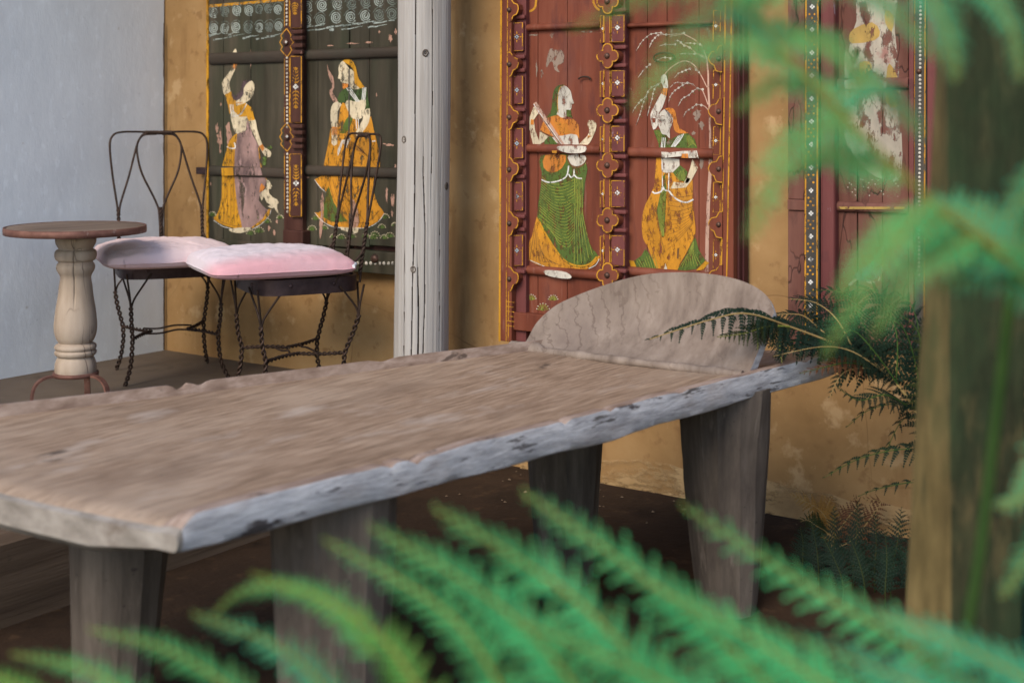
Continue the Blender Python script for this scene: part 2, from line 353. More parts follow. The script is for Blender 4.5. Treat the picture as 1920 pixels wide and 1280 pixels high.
# ------------------------------------------------------------------ weathered round post at the edge of the raised floor
def log_post():
    c0 = P(794, 640, 5.04); cx, cy = c0.x, c0.y
    t = thing('timber_post', (cx, cy, 0), 'tall grey weathered log post with cracks and knots beside the dark panel', 'post')
    cracks = [(-1.95, .05, 2.9, .013, .007), (-1.5, .2, 1.35, .010, .005), (-1.22, .9, 2.9, .010, .006), (-2.3, 0, 1.1, .012, .006), (-1.74, .0, .88, .016, .010), (-.85, .3, 1.2, .010, .006)]
    va = math.atan2(CAM.y - cy, CAM.x - cx)
    rows = []; NS, NZ = 420, 260; deep = []
    for j in range(NZ + 1):
        z = PL + .004 + (2.915 - PL) * j / NZ; r = []; dr_ = []
        for k in range(NS):
            a = 2 * math.pi * k / NS
            rad = .097 + .002 * (1.3 - z) + .006 * nz(math.cos(a) * 1.3, math.sin(a) * 1.3, z * 1.2) + .0016 * nz(math.cos(a) * 9, math.sin(a) * 9, z * .8)
            cut = 0
            for ca, z0, z1, dp, wdt in cracks:
                if z0 < z < z1:
                    cc = va + (ca + 1.57) + .10 * nz(z * 1.6, ca * 7) + .02 * nz(z * 9, ca)
                    d = (a - cc + math.pi) % (2 * math.pi) - math.pi
                    fade = min(1, (z - z0) * 4, (z1 - z) * 4)
                    g_ = dp * fade * max(0, 1 - abs(d) / (wdt * 2.0 + .016)); rad -= g_; cut = max(cut, g_)
            dr_.append(cut)
            lean = -.018 * (1.3 - z) * .4
            r.append(Vector((cx + rad * math.cos(a) + RV.x * lean, cy + rad * math.sin(a) + RV.y * lean, z)))
        rows.append(r); deep.append(dr_)
    b = MB(); b.grid(rows, 0, True, True, True)
    for j in range(NZ):
        for k in range(NS):
            if max(deep[j][k], deep[j][(k + 1) % NS]) > .0065: b.m[j * NS + k] = 1
    b.build('log', [M['post_wood'], M['crack']], t)
    for px, py in ((797, 100), (757, 262), (836, 350), (774, 505), (744, 640)):
        a = va + math.asin(max(-.95, min(.95, (px - 793) / 50))); 
        z = CAM.z - (py - HOR) * 4.95 / FPX
        n = Vector((math.cos(a), math.sin(a), 0)); c = Vector((cx, cy, z)) + n * .095; u = Vector((-n.y, n.x, 0)); k = Vector((0, 0, 1))
        rows = []
        for rr, h in ((.017, -.003), (.013, .005), (.009, .006), (.008, .001), (.004, .003), (.001, .004)):
            rows.append([c + n * h + (u * math.cos(q) * rr * .8 + k * math.sin(q) * rr) * (1 + .2 * nz(q * 2, px)) for q in [i * math.pi / 6 for i in range(12)]])
        kb = MB(); kb.grid(rows, 0, True, True, True); kb.build('knot', M['leg_wood'], t)
log_post()

# ------------------------------------------------------------------ carved bed
BZ = .64
def bed():
    F0, F1 = Vector((3.177, -2.655)), Vector((3.474, -.40))
    R0, R1 = Vector((2.065, -2.69)), Vector((2.79, -.60))
    t = thing('carved_bed', (2.9, -1.6, 0), 'low carved wooden bed with curved headrest and thick conical legs', 'bed')
    NS, = (170,)
    def edge_notch(s, cs):
        return sum(-dp * max(0, 1 - abs(s - c) / w_) for c, w_, dp in cs)
    fn = [(.205, .007, .009), (.235, .010, .011), (.43, .008, .010), (.50, .008, .007), (.62, .012, .006), (.87, .015, .008)]
    rn = [(.36, .010, .018), (.385, .012, .012), (.62, .02, .008)]
    rows = []; mats = []
    tops = [0, .003, .009, .016, .020, .024, .07, .12, .2, .3, .4, .5, .6, .7, .8, .88, .93, .952, .966, .974, .982, .992, 1.0]
    for i in range(NS + 1):
        s = i / NS
        # ends rounded: foot end has a soft front corner, head end narrows a little
        a, b_ = R0.lerp(R1, s), F0.lerp(F1, s)
        ww_ = .007 * nz(s * 4, 2.2)
        vv = .006 * nz(s * 6, 9.1) + .0012 * nz(s * 27, 3)
        dirx = (b_ - a).normalized()
        b_ = b_ + dirx * vv; a = a - dirx * ww_
        if s > .93: 
            e = (s - .93) / .07; b_ = b_ - dirx * (.05 * e * e); a = a + dirx * (.12 * e * e)
        th_f = .044 + .010 * math.sin(s * math.pi) + .006 * nz(s * 9, 5)
        row = []
        for tt in tops:
            q = a.lerp(b_, tt); z = BZ
            x = tt
            # shallow dish
            z -= .010 * math.sin(math.pi * max(0, min(1, (x - .05) / .9)))
            z += .0025 * nz(q.x * 4, q.y * 1.3, 1)
            rl = .026 * (1 - max(0, min(1, (x - .0165) / .007))) if x < .07 else 0
            if x < .07: z += rl * (1 if x > .004 else .65) + edge_notch(s, rn) * (1 if x < .0175 else 0) + .002 * nz(s * 5, 3) * (1 if x < .0175 else 0)
            if x > .93:
                rf = .017 * max(0, min(1, (x - .952) / .022)) * min(1, s / .012 + .25)
                if x > .995: rf -= .0015
                z += rf + (edge_notch(s, fn) + .004 * nz(s * 18, 6) if x > .94 else 0)
            # foot end droops a touch at the lip
            if s < .02: z -= .010 * (1 - s / .02) ** 2
            row.append(Vector((q.x, q.y, z)))
        # side and underside
        top_f, top_r = row[-1], row[0]
        d3 = Vector((dirx.x, dirx.y, 0)); zb_ = BZ + .010 - th_f - .012 + .003 * nz(s * 11, 7)
        bf = [Vector((top_f.x, top_f.y, top_f.z + (zb_ - top_f.z) * k)) + d3 * (o + .0025 * nz(s * 40, k * 5, 2)) for k, o in ((.07, .002), (.35, .003), (.7, .002), (.94, -.002), (1.0, -.008), (1.03, -.05))]
        inner = [Vector((a.lerp(b_, k).x, a.lerp(b_, k).y, BZ - .075 - .012 * math.sin(math.pi * k))) for k in (.8, .5, .2)]
        br = [top_r - Vector((dirx.x, dirx.y, 0)) * .003 + Vector((0, 0, -th_f * k - .012)) for k in (1.2, .6, .15)]
        row += bf + inner + br
        rows.append(row)
    nt_ = len(tops); n = len(rows[0])
    b = MB(); flat = [v for r in rows for v in r]; fs = []; mi = []
    for i in range(NS):
        for j in range(n):
            k = (j + 1) % n
            fs.append((i*n+j, i*n+k, (i+1)*n+k, (i+1)*n+j))
            mi.append(4 if j < 5 else 0 if j < 17 else 4 if j < 22 else (1 if j < nt_ + 5 else (3 if j < n - 4 else 1)))
    b.v = [tuple(v) for v in flat]; b.f = fs; b.m = mi; b.sm = [True] * len(fs)
    # foot-end and head-end faces
    for idx, sg in ((0, 1), (NS, -1)):
        ring = list(range(idx * n, idx * n + n))
        cen = len(b.v)
        # bulge a little outwards so that the end is not razor-flat
        yv = Vector((0, -1, 0)) if sg == 1 else Vector((0, 1, 0))
        mid = []
        for q in ring:
            v = Vector(b.v[q]); c = Vector((v.x, v.y, BZ - .035)); mid.append(tuple(c + (v - c) * .72 + yv * .012))
        b.v += mid
        for j in range(n):
            k = (j + 1) % n
            f = (ring[j], cen + j, cen + k, ring[k]) if sg == 1 else (ring[k], cen + k, cen + j, ring[j])
            b.f.append(f); b.m.append(2); b.sm.append(True)
        poly = tuple(cen + j for j in range(n)); b.f.append(poly[::-1] if sg == 1 else poly); b.m.append(2); b.sm.append(False)
    top = b.build('bed_top', [M['deck'], M['rim_wood'], M['end_wood'], M['leg_wood'], M['rim_brown']], t, sharp=38)
    # headrest: a leaning half-moon shell
    A, B = PZ(978, 655, BZ - .004), PZ(1402, 706, BZ - .004)
    ax = (B - A).normalized(); back = Vector((-ax.y, ax.x, 0))
    if back.y < 0: back = -back
    lean = (Vector((0, 0, 1)) * math.cos(R(33)) + back * math.sin(R(33))).normalized()
    nrm = ax.cross(lean).normalized()
    if nrm.dot(CAM - A) < 0: nrm = -nrm
    def onplane(px, py):
        r = ray(px, py); d = (A - CAM).dot(nrm) / r.dot(nrm); q = CAM + r * d - A
        return q.dot(ax), q.dot(lean)
    L = (B - A).length
    outl = [onplane(*p) for p in [(975, 655), (990, 635), (1008, 603), (1040, 573), (1080, 552), (1120, 536), (1165, 522), (1210, 512), (1250, 508), (1295, 508), (1340, 513), (1385, 524), (1420, 540), (1442, 560), (1452, 585)]]
    oc = [Vector((x, y)) for x, y in catmull([(x, y, 0) for x, y in outl], 5) for _ in (0,)] if False else [v.to_2d() for v in catmull([(x, y, 0) for x, y in outl], 5)]
    oc[0].y = 0
    NB = 16; front = []; backr = []
    N_ = len(oc)
    for i, q in enumerate(oc):
        u = i / (N_ - 1)
        bx = -.003 + (L + .003) * (u ** .9)
        fr = []; bk = []
        for j in range(NB + 1):
            v = j / NB
            x = bx + (q.x - bx) * v; y = q.y * v
            hh = max(q.y, .02)
            conc = -.055 * math.sin(math.pi * max(0, min(1, x / L))) * math.sin(math.pi * min(1, v * .95)) * min(1, hh / .2) 
            roll = .03 * (v ** 3) * min(1, hh / .2)
            th = .034 * (1 - .35 * v) * (1 if v < .97 else .75)
            p = A + ax * x + lean * y + nrm * (conc - roll * .0 + .004 * nz(x * 9, y * 9, 3))
            fr.append(p); bk.append(p - nrm * th)
        front.append(fr); backr.append(bk)
    hb = MB(); hb.grid(front, 0, True); hb.grid([r[::-1] for r in backr], 1, True)
    hb.grid([[r[-1] for r in front], [r[-1] for r in backr]][::-1], 1, True)
    hb.grid([backr[-1], front[-1]][::-1], 1, True); hb.grid([front[0], backr[0]][::-1], 1, True)
    hb.build('headrest', [M['headrest'], M['rim_wood']], t, sharp=40)
    # low carved ridge at the headrest's foot
    rd = MB(); pts = []
    for i in range(40):
        u = i / 39; pts.append(A + ax * (-.03 + u * (L + .02)) + nrm.cross(Vector((0, 0, 1))).cross(Vector((0, 0, 1))).normalized() * 0 + Vector((0, 0, .004)) - back * (.010 + .004 * nz(u * 12, 4)))
    rd.tube(pts, lambda u: .013 + .005 * nz(u * 14, 2.2) + (.008 if u < .13 else 0), 8)
    rd.build('ridge', M['headrest'], t)
    # faceted conical legs
    for (x, y, rt, rb, dx, dy) in ((3.095, -2.20, .128, .085, .012, -.02), (2.51, -2.24, .118, .078, -.015, -.02), (3.29, -.89, .124, .078, .0, .02), (2.82, -.95, .122, .078, -.01, .02)):
        lb = MB(); rows = []; NSD = 14
        ph = random.Random(int(x * 1000)).random() * 6
        for j in range(25):
            v = j / 24; z = (BZ - .035) * v
            rr = rb + (rt - rb) * (v ** .8)
            ring = []
            for k in range(NSD):
                a = 2 * math.pi * (k + .35 * nz(k * 5.3, 1.1, x)) / NSD + ph + .10 * nz(v * 2.2, k * 3.7, x)
                fl = 1 + .07 * nz(k * 3.1, v * 1.5, x * 5) + .010 * nz(k * 1.7, v * 14, x)
                ring.append(Vector((x + dx * (1 - v) + rr * fl * math.cos(a), y + dy * (1 - v) + rr * fl * math.sin(a), z)))
            rows.append(ring)
        lb.grid(rows, 0, True, True, True); lb.build('leg', M['leg_wood'], t, sharp=7)
bed()

# ------------------------------------------------------------------ round pedestal table
def pedestal_table():
    c = P(142, 424, 5.1); cx, cy, zt = c.x, c.y, c.z
    t = thing('pedestal_table', (cx, cy, PL), 'small round table on a turned wooden pedestal against the white wall', 'table')
    r = .256
    b = MB(); b.lathe((cx, cy, zt), [(r - .006, -.022), (r - .006, -.004), (r - .012, 0), (r * .6, .001), (.01, .0)], 64)
    b.build('table_top', M['table_wood'], t)
    b = MB(); b.lathe((cx, cy, zt), [(r - .006, -.026), (r, -.025), (r + .001, -.012), (r, .0005), (r - .006, .001), (r - .006, -.026)], 64, caps=False)
    b.build('metal_band', M['iron_red'], t)
    # turned pedestal: half-widths read off the photo, top to bottom
    k = 5.1 / FPX
    prof = [(33, 444), (37, 448), (36, 456), (33, 462), (31, 466), (36, 469), (38, 474), (38, 480), (36, 486), (32, 489), (31, 491), (34, 495), (35, 501), (33, 508), (29, 515), (28, 522), (30, 535), (31, 545), (33, 560), (36, 578), (38, 596), (39, 610), (38, 622), (35, 633), (31, 640), (30, 642), (36, 645), (38, 650), (36, 654), (35, 655), (38, 658), (37, 663), (34, 666), (31, 667), (34, 671), (37, 680), (38, 690), (37, 697)]
    pr = [(w_ * k, zt - (y - 424) * k) for w_, y in prof][::-1]
    rows = []
    fine = catmull([(a, b_, 0) for a, b_ in pr], 3)
    for v in fine:
        ring = []
        for q in range(180):
            a = 2 * math.pi * q / 180
            rr = v.x * (1 + .015 * nz(math.cos(a) * 2, math.sin(a) * 2, v.y * 5))
            for ca, z0, z1 in ((-.72, .60, .90),):
                if z0 < v.y < z1:
                    cc = ca + .05 * nz(v.y * 8, ca); d = abs((a - cc + math.pi) % (2*math.pi) - math.pi)
                    rr -= .009 * max(0, 1 - d / .045) * min(1, (v.y - z0) * 12, (z1 - v.y) * 12)
            ring.append(Vector((cx + rr * math.cos(a), cy + rr * math.sin(a), v.y)))
        rows.append(ring)
    b = MB(); b.grid(rows, 0, True, True, True); b.build('pedestal', M['turned_wood'], t)
    zr = pr[0][1]
    b = MB(); b.lathe((cx, cy, zr), [(.02, -.014), (.082, -.014), (.084, -.006), (.082, .001), (.02, .001)], 40); b.build('foot_ring', M['iron_red'], t)
    for a0 in (-2.62, -.53, 1.56):
        a = YAW + a0 + .05; dr = Vector((math.cos(a), math.sin(a), 0))
        base = Vector((cx, cy, 0)); h = zr - .008 - PL
        pts = [base + dr * x + Vector((0, 0, PL + h * z)) for x, z in ((.075, 1), (.105, .98), (.132, .88), (.150, .70), (.158, .45), (.160, .2), (.162, .0))]
        b = MB(); pts = catmull(pts, 5); side = Vector((-dr.y, dr.x, 0))
        rows = []
        for i, p in enumerate(pts):
            tg = (pts[min(i+1, len(pts)-1)] - pts[max(i-1, 0)]).normalized(); nn = tg.cross(side)
            rows.append([p + side * .011 + nn * .004, p - side * .011 + nn * .004, p - side * .011 - nn * .004, p + side * .011 - nn * .004])
        b.grid(rows, 0, False, True, True); b.build('foot', M['iron_red'], t)
pedestal_table()

# ------------------------------------------------------------------ twisted-wire chairs
def chair(c, front, label, seed):
    fx = Vector((front[0], front[1], 0)).normalized(); rx = Vector((fx.y, -fx.x, 0))   # rx: sitter's right
    t = thing('wire_chair', (c[0], c[1], PL), label, 'chair', 'twisted wire chairs at the round table')
    def Q(x, y, z): return Vector((c[0], c[1], PL)) + rx * x + fx * y + Vector((0, 0, z))
    S = .478; hw, hd = .212, .205
    # seat frame: a band bent round a rounded square, narrower at the back
    ring = []
    for q in range(64):
        a = 2 * math.pi * q / 64; ca, sa = math.cos(a), math.sin(a)
        k = (abs(ca) ** 4.5 + abs(sa) ** 4.5) ** (-1 / 4.5)
        x, y = hw * ca * k, hd * sa * k
        ring.append((x * (1 + .05 * y / hd), y))
    b = MB()
    rows = [[Q(x * s_, y * s_, z) for x, y in ring] for s_, z in ((1, S - .060), (1.0, S - .002), (.985, S), (.95, S - .001), (.95, S - .012), (.94, S - .012), (.94, S - .060), (1, S - .060))]
    b.grid(rows, 0, True, True); sf = b.build('seat_frame', M['iron_dark'], t, sharp=40)
    b = MB(); b.add([Q(x * .955, y * .955, S - .010) for x, y in ring] + [Q(x * .955, y * .955, S - .022) for x, y in ring], [tuple(range(64)), tuple(range(127, 63, -1))]); b.build('seat', M['table_wood'], t)
    for q in (4, 11, 21, 28, 36, 44, 52, 60):
        x, y = ring[q]; n = (rx * x + fx * y).normalized(); p = Q(x, y, S - .025)
        u = n.cross(Vector((0, 0, 1))).normalized(); k = Vector((0, 0, 1)); rb = MB()
        rb.grid([[p + n * h + (u * math.cos(a) + k * math.sin(a)) * r for a in [i * math.pi / 5 for i in range(10)]] for r, h in ((.008, -.001), (.008, .002), (.005, .004), (.001, .005))], 0, True, True)
        rb.build('rivet', M['iron_dark'], sf)
    wr = .0047
    # backrest: outer hoop and three V loops bound together at the top
    BT = 1.005; yb = -hd + .01
    def B_(x, z): return Q(x, yb - .075 * max(0, (z - S)) / .5 , z)
    b = MB()
    zj = S + .19
    for sx in (-1, 1):
        outer = [B_(sx*.175, S - .03), B_(sx*.176, zj - .05), B_(sx*.182, zj + .02), B_(sx*.200, zj + .16), B_(sx*.208, BT - .06), B_(sx*.196, BT - .018), B_(sx*.165, BT - .002), B_(sx*.09, BT), B_(sx*.0, BT - .004)]
        inner = [B_(sx*.175, zj - .02), B_(sx*.168, zj + .03), B_(sx*.130, zj + .15), B_(sx*.098, BT - .07), B_(sx*.082, BT - .030), B_(sx*.060, BT - .008), B_(sx*.01, BT - .006)]
        mid = [B_(sx*.004, S - .02), B_(sx*.006, zj - .03), B_(sx*.020, zj + .035), B_(sx*.075, zj + .155), B_(sx*.094, BT - .095), B_(sx*.090, BT - .045), B_(sx*.064, BT - .014), B_(sx*.012, BT - .010)]
        for pth in (outer, inner, mid): b.tube(catmull(pth, 7), wr, 7)
        b.twist(catmull([B_(sx*.176, S + .0), B_(sx*.177, zj - .04), B_(sx*.178, zj + .004)], 6), .0045, wr, .035)
        brace = [B_(sx*.178, S + .09), Q(sx*.190, yb + .02, S + .055), Q(sx*.203, yb + .075, S + .025), Q(sx*.204, yb + .105, S - .02), Q(sx*.203, yb + .11, S - .03)]
        b.tube(catmull(brace, 6), wr, 7)
    b.twist([B_(-.055, BT - .004), B_(.055, BT - .004)], .0062, .0045, .03, strands=3)
    b.twist(catmull([B_(0, S), B_(0, zj - .03), B_(0, zj + .01)], 6), .0045, wr, .035)
    b.tube(catmull([B_(-.05, S + .0), B_(-.03, S + .035), B_(0, S + .055), B_(.03, S + .035), B_(.05, S)], 6), wr, 7)
    b.build('backrest', M['iron'], t)
    # legs
    for sx in (-1, 1):
        for sy in (-1, 1):
            b = MB()
            x0, y0 = sx * .172, sy * .170
            if sy < 0: pth = [(x0*1.13, y0*1.13, S-.05), (x0*1.15, y0*1.12, S-.12), (x0*1.10, y0*1.0, S-.20), (x0*.98, y0*.80, .17), (x0*1.02, y0*.86, .07), (x0*1.12, y0*1.05, .0)]
            else: pth = [(x0*1.0, y0*1.05, S-.05), (x0*1.05, y0*1.1, S-.13), (x0*1.03, y0*1.06, S-.24), (x0*1.0, y0*.98, .17), (x0*1.05, y0*1.05, .07), (x0*1.2, y0*1.25, .0)]
            pw = catmull([Q(*p) for p in pth], 10)
            k = int(len(pw) * .28)
            b.twist(pw[k:], .0058, .0046, .048)
            j = pw[k]
            fans = [(x0*1.16, y0*1.2), (x0*1.22, y0*.62), (x0*.60, y0*1.24)]
            for fx_, fy_ in fans:
                e = Q(fx_, fy_, S - .035)
                b.tube(catmull([j - Vector((0, 0, .02)), j + Vector((0, 0, .012)) + (e - j) * .12, j.lerp(e, .6) + Vector((0, 0, .008)), e], 6), .0042, 6)
            b.build('leg', M['iron'], t)
    # stretchers: twisted V arms each side, thin wires between them
    b = MB(); zs = .175
    for sx in (-1, 1):
        ap = Q(sx * .075, 0.01, zs + .005)
        f_ = Q(sx*.172, .167, zs); r_ = Q(sx*.168, -.136, zs + .012)
        b.twist(catmull([f_, f_.lerp(ap, .5) + Vector((0, 0, .004)), ap], 5), .0048, .0040, .04)
        b.twist(catmull([r_, r_.lerp(ap, .5) - Vector((0, 0, .003)), ap], 5), .0048, .0040, .04)
    for y, dz in ((.055, .0), (-.045, .008)):
        b.tube(catmull([Q(-.10, y, zs + .004 + dz), Q(-.03, y * .7, zs + .010 + dz), Q(.04, y * .8, zs + dz), Q(.10, y, zs + .003 + dz)], 6), .004, 6)
    b.build('stretcher', M['iron'], t)
chair((.461, -.37), (.855, -.519), 'twisted wire chair in the corner with its back to the white wall', 1)
chair((1.242, -.416), (-.483, -.873), 'twisted wire chair nearest the log post, seen from its side', 2)

def cushion(c, front, size, th, label, mat, seed, tilt=0, squash=1.0):
    fx = Vector((front[0], front[1], 0)).normalized(); rx = Vector((fx.y, -fx.x, 0))
    N_ = 72; b = MB(); top = []; bot = []
    for i in range(N_ + 1):
        rt = []; rb = []
        for j in range(N_ + 1):
            u, v = i / N_ * 2 - 1, j / N_ * 2 - 1
            # rounded square with pulled-in sides
            e = (1 - abs(u) ** 3.2) * (1 - abs(v) ** 3.2)
            k = 1 - .045 * (1 - v * v) * abs(u) ** 3; k2 = 1 - .045 * (1 - u * u) * abs(v) ** 3
            cr = 1 - .10 * (abs(u) * abs(v)) ** 4
            x, y = u * k * cr * size / 2, v * k2 * cr * size / 2 * squash
            pf = max(0, e) ** .36
            wob = .011 * nz(u * 1.8 + seed, v * 1.8, seed) + .005 * nz(u * 5 + seed, v * 5, 4) + .0035 * nz(u * 11, v * 11 + seed, 2) - .010 * math.exp(-((abs(u) + abs(v) - 1.5) / .09) ** 2) * abs(nz(u * 4, v * 4, seed + 3)) 
            zt = th * .56 * pf + wob * pf - .007 * (1 - pf * .75) * max(0, nz(u * 6 + seed, v * 6, 8)) * pf - .004 * abs(nz(u * 3.2 + seed, v * 3.2, 12)) + tilt * v
            zb = -th * .30 * pf + tilt * v
            # flatten where it sits
            zb = max(zb, -th * .28 + tilt * v)
            base = Vector((c[0], c[1], c[2])) + rx * x + fx * y
            rt.append(base + Vector((0, 0, zt))); rb.append(base + Vector((0, 0, zb)))
        top.append(rt); bot.append(rb)
    b.grid(top[::-1], 0, True); b.grid(bot, 0, True)
    o = b.build('cushion', mat, origin=c, sharp=80)
    tag(o, label, 'cushion', 'pink seat cushions')
    pb = MB(); ring = [top[i][0] for i in range(N_ + 1)] + [top[N_][j] for j in range(1, N_ + 1)] + [top[i][N_] for i in range(N_ - 1, -1, -1)] + [top[0][j] for j in range(N_ - 1, 0, -1)]
    pb.tube(ring + ring[:1], .0028, 5); pb.build('piping', mat, o)
    return o, rx, fx
m1 = cloth('cushion_cloth_pale', (.68, .52, .52), (.64, .38, .39), -.01, .09, (0, 0, 1))
fdv = Vector((-.483, -.873, 0)).normalized(); rdv = Vector((fdv.y, -fdv.x, 0))
m2 = cloth('cushion_cloth_pink', (.60, .52, .56), (.58, .31, .34), -.10, .08, tuple(FV * .7 - RV * .5 + Vector((0, 0, 1.6))))
c1 = P(309, 468, 5.47); c1.z = PL + .485 + .030
cushion(c1, (.855, -.519), .54, .118, 'pale faded pink cushion on the corner chair, behind the pedestal table', m1, 2.3)
c2 = P(505, 492, 5.17); c2.z = PL + .485 + .028
o2, rx2, fx2 = cushion(c2, (-.483, -.873), .565, .120, 'pink seat cushion bleached white at one corner, on the chair by the post', m2, 5.1)
# zip end of the near cushion
zb_ = MB(); q0 = c2 - fx2 * .245 - rx2 * .23
zb_.tube([q0 + rx2 * -.03 + Vector((0, 0, .006)), q0 - fx2 * .018 + Vector((0, 0, .012)), q0 - fx2 * .014 + rx2 * .05 + Vector((0, 0, .010))], .007, 8)
zb_.build('zip', M['white_plaster'], o2)
# ------------------------------------------------------------------ painted wooden panels on the ochre wall
FL = (9, .36, .40)
def paint(name, c, var=.75, flake=(34, .405, .455), dots=None, blot=()):
    lo = tuple(x * var for x in c); hi = tuple(min(1, x * 1.12) for x in c)
    return mk(name, [(.3, lo), (.65, hi)], 14, (1, 1, .4), rough=.6, bump=.35, bsc=60, dist=.002, flake=flake, dots=dots, blot=list(blot) + [(tuple(x * .45 + .02 for x in c), 7, .50, .70, .6, (1, 1, .5)), (tuple(x * .6 + .01 for x in c), 90, .56, .68, .5, (1, 1, .25))])
M['cream'] = paint('paint_cream', (.56, .47, .32), .75, (52, .36, .50), blot=[((.40,.30,.18), 30, .62, .7, .6)])
M['ivory'] = paint('paint_ivory', (.54, .49, .41), .75, (52, .36, .50))
M['white_line'] = paint('paint_white', (.62, .60, .56), .8, (60, .36, .50))
M['marigold'] = paint('paint_marigold', (.50, .215, .018), .7, (52, .36, .50), dots=((.25,.09,.02), 62, .10))
M['yellow'] = paint('paint_yellow', (.49, .235, .015), .7, (44, .36, .50), blot=[((.38,.15,.02), 20, .55, .7, .6, (1,1,.15))])
M['yellow_line'] = paint('paint_yellow_line', (.47, .22, .02), .65, (44, .42, .48))
M['orange'] = paint('paint_orange', (.52, .18, .028), .75, (52, .36, .50))
M['green'] = paint('paint_green', (.075, .115, .022), .7, (52, .36, .50), dots=((.45,.33,.06), 62, .09))
M['green_dark'] = paint('paint_green_dark', (.045, .075, .02), .7, (52, .36, .50))
M['green_line'] = paint('paint_green_line', (.22, .24, .04), .8, (60, .36, .50))
M['leaf_line'] = paint('paint_leaf', (.085, .13, .03), .8, (60, .36, .50))
M['mauve'] = paint('paint_mauve', (.30, .19, .17), .55, (16, .40, .47), blot=[((.075,.05,.05), 11, .45, .62, .8, (1,1,.5)), ((.46,.30,.28), 16, .6, .68, .6)])
M['hair'] = paint('paint_hair', (.085, .055, .06), .7, (26, .42, .5))
M['pink_flake'] = paint('bare_pink_priming', (.38, .22, .16), .8, (44, .36, .50))
M['teal_line'] = paint('paint_teal_line', (.29, .33, .30), .7, (60, .36, .50))
M['teal_dim'] = paint('paint_teal_dim', (.14, .165, .145), .7, (60, .36, .50))
M['brown_line'] = paint('paint_brown_line', (.14, .065, .025), .8, (60, .36, .50))
M['trunk_line'] = paint('paint_trunk', (.45, .28, .21), .75, (52, .36, .50))
M['steel_blue'] = paint('paint_blue', (.30, .36, .40), .8, (60, .36, .50))
M['ghost'] = paint('paint_ghost', (.36, .31, .24), .7, (24, .44, .50), blot=[((.25,.10,.08), 14, .52, .62, .8)])
M['ghost_ochre'] = paint('paint_ghost_ochre', (.36, .23, .06), .7, (24, .405, .455))
M['dark_board'] = mk('dark_board', [(.3, (.023,.020,.012)), (.5, (.045,.038,.025)), (.75, (.085,.068,.047))], 12, V, 8, rough=.6, bump=.3, bsc=40, dist=.003,
    blot=[((.085,.04,.03), 6, .60, .75, .6, (1,1,.35)), ((.26,.12,.07), 22, .70, .74, .85, (1,1,.5)), ((.028,.038,.02), 5, .5, .7, .6, (1,1,.2))])
M['dark_bar'] = mk('dark_bar', [(.3, (.024,.019,.014)), (.7, (.058,.043,.032))], 12, (.15,1,1), 8, rough=.6, bump=.3, dist=.003, blot=[((.26,.13,.08), 16, .68, .73, .8, (.4,1,1)), ((.04,.04,.03), 6, .5, .7, .6)])
M['mullion'] = mk('mullion', [(.3, (.040,.015,.011)), (.7, (.085,.036,.026))], 12, V, rough=.5, bump=.3, dist=.003, blot=[((.03,.015,.015), 6, .55, .7, .7), ((.24,.12,.09), 20, .68, .74, .7)])
M['red_board'] = mk('red_board', [(.3, (.085,.022,.012)), (.5, (.150,.040,.021)), (.75, (.205,.068,.040))], 9, V, 8, rough=.6, bump=.3, bsc=40, dist=.003,
    blot=[((.10,.045,.04), 4, .55, .75, .6, (1,1,.4)), ((.30,.19,.14), 13, .69, .73, .75, (1,1,.5)), ((.06,.02,.02), 9, .58, .70, .7, (1,1,.25)), ((.23,.11,.08), 40, .60, .70, .5, (1,1,.12))])
M['purple_red'] = mk('purple_red', [(.3, (.085,.024,.022)), (.7, (.165,.050,.045))], 9, V, 8, rough=.55, bump=.35, bsc=34, dist=.003, blot=[((.30,.28,.34), 18, .67, .73, .6, (1,1,.5)), ((.06,.02,.022), 7, .6, .72, .7)])
M['dark_red'] = mk('dark_red', [(.3, (.045,.012,.012)), (.7, (.09,.028,.026))], 9, V, 8, rough=.6, bump=.35, dist=.003, blot=[((.25,.22,.22), 26, .70, .75, .6, (1,1,.4))])
M['old_red'] = mk('old_red', [(.3, (.075,.028,.019)), (.5, (.125,.050,.036)), (.75, (.18,.085,.062))], 9, V, 8, rough=.75, bump=.6, bsc=26, dist=.005, blot=[((.045,.02,.017), 10, .58, .68, .8, (1,1,.25)), ((.26,.18,.13), 6, .6, .75, .5, (1,1,.4))],
    crack=((.03,.015,.012), 10, (1.2,1,.35), .03))
M['strip_black'] = mk('strip_black', [(.3, (.035,.032,.028)), (.7, (.075,.065,.055))], 10, V, rough=.6)
M['stud'] = mk('stud', [(.3, (.05,.03,.025)), (.7, (.14,.075,.05))], 40, rough=.45, metal=.5, bump=.3, dist=.002)
M['bare_wood'] = mk('bare_wood', [(.3, (.17,.12,.09)), (.7, (.27,.20,.155))], 14, V, rough=.8, flake=(16, .44, .50))

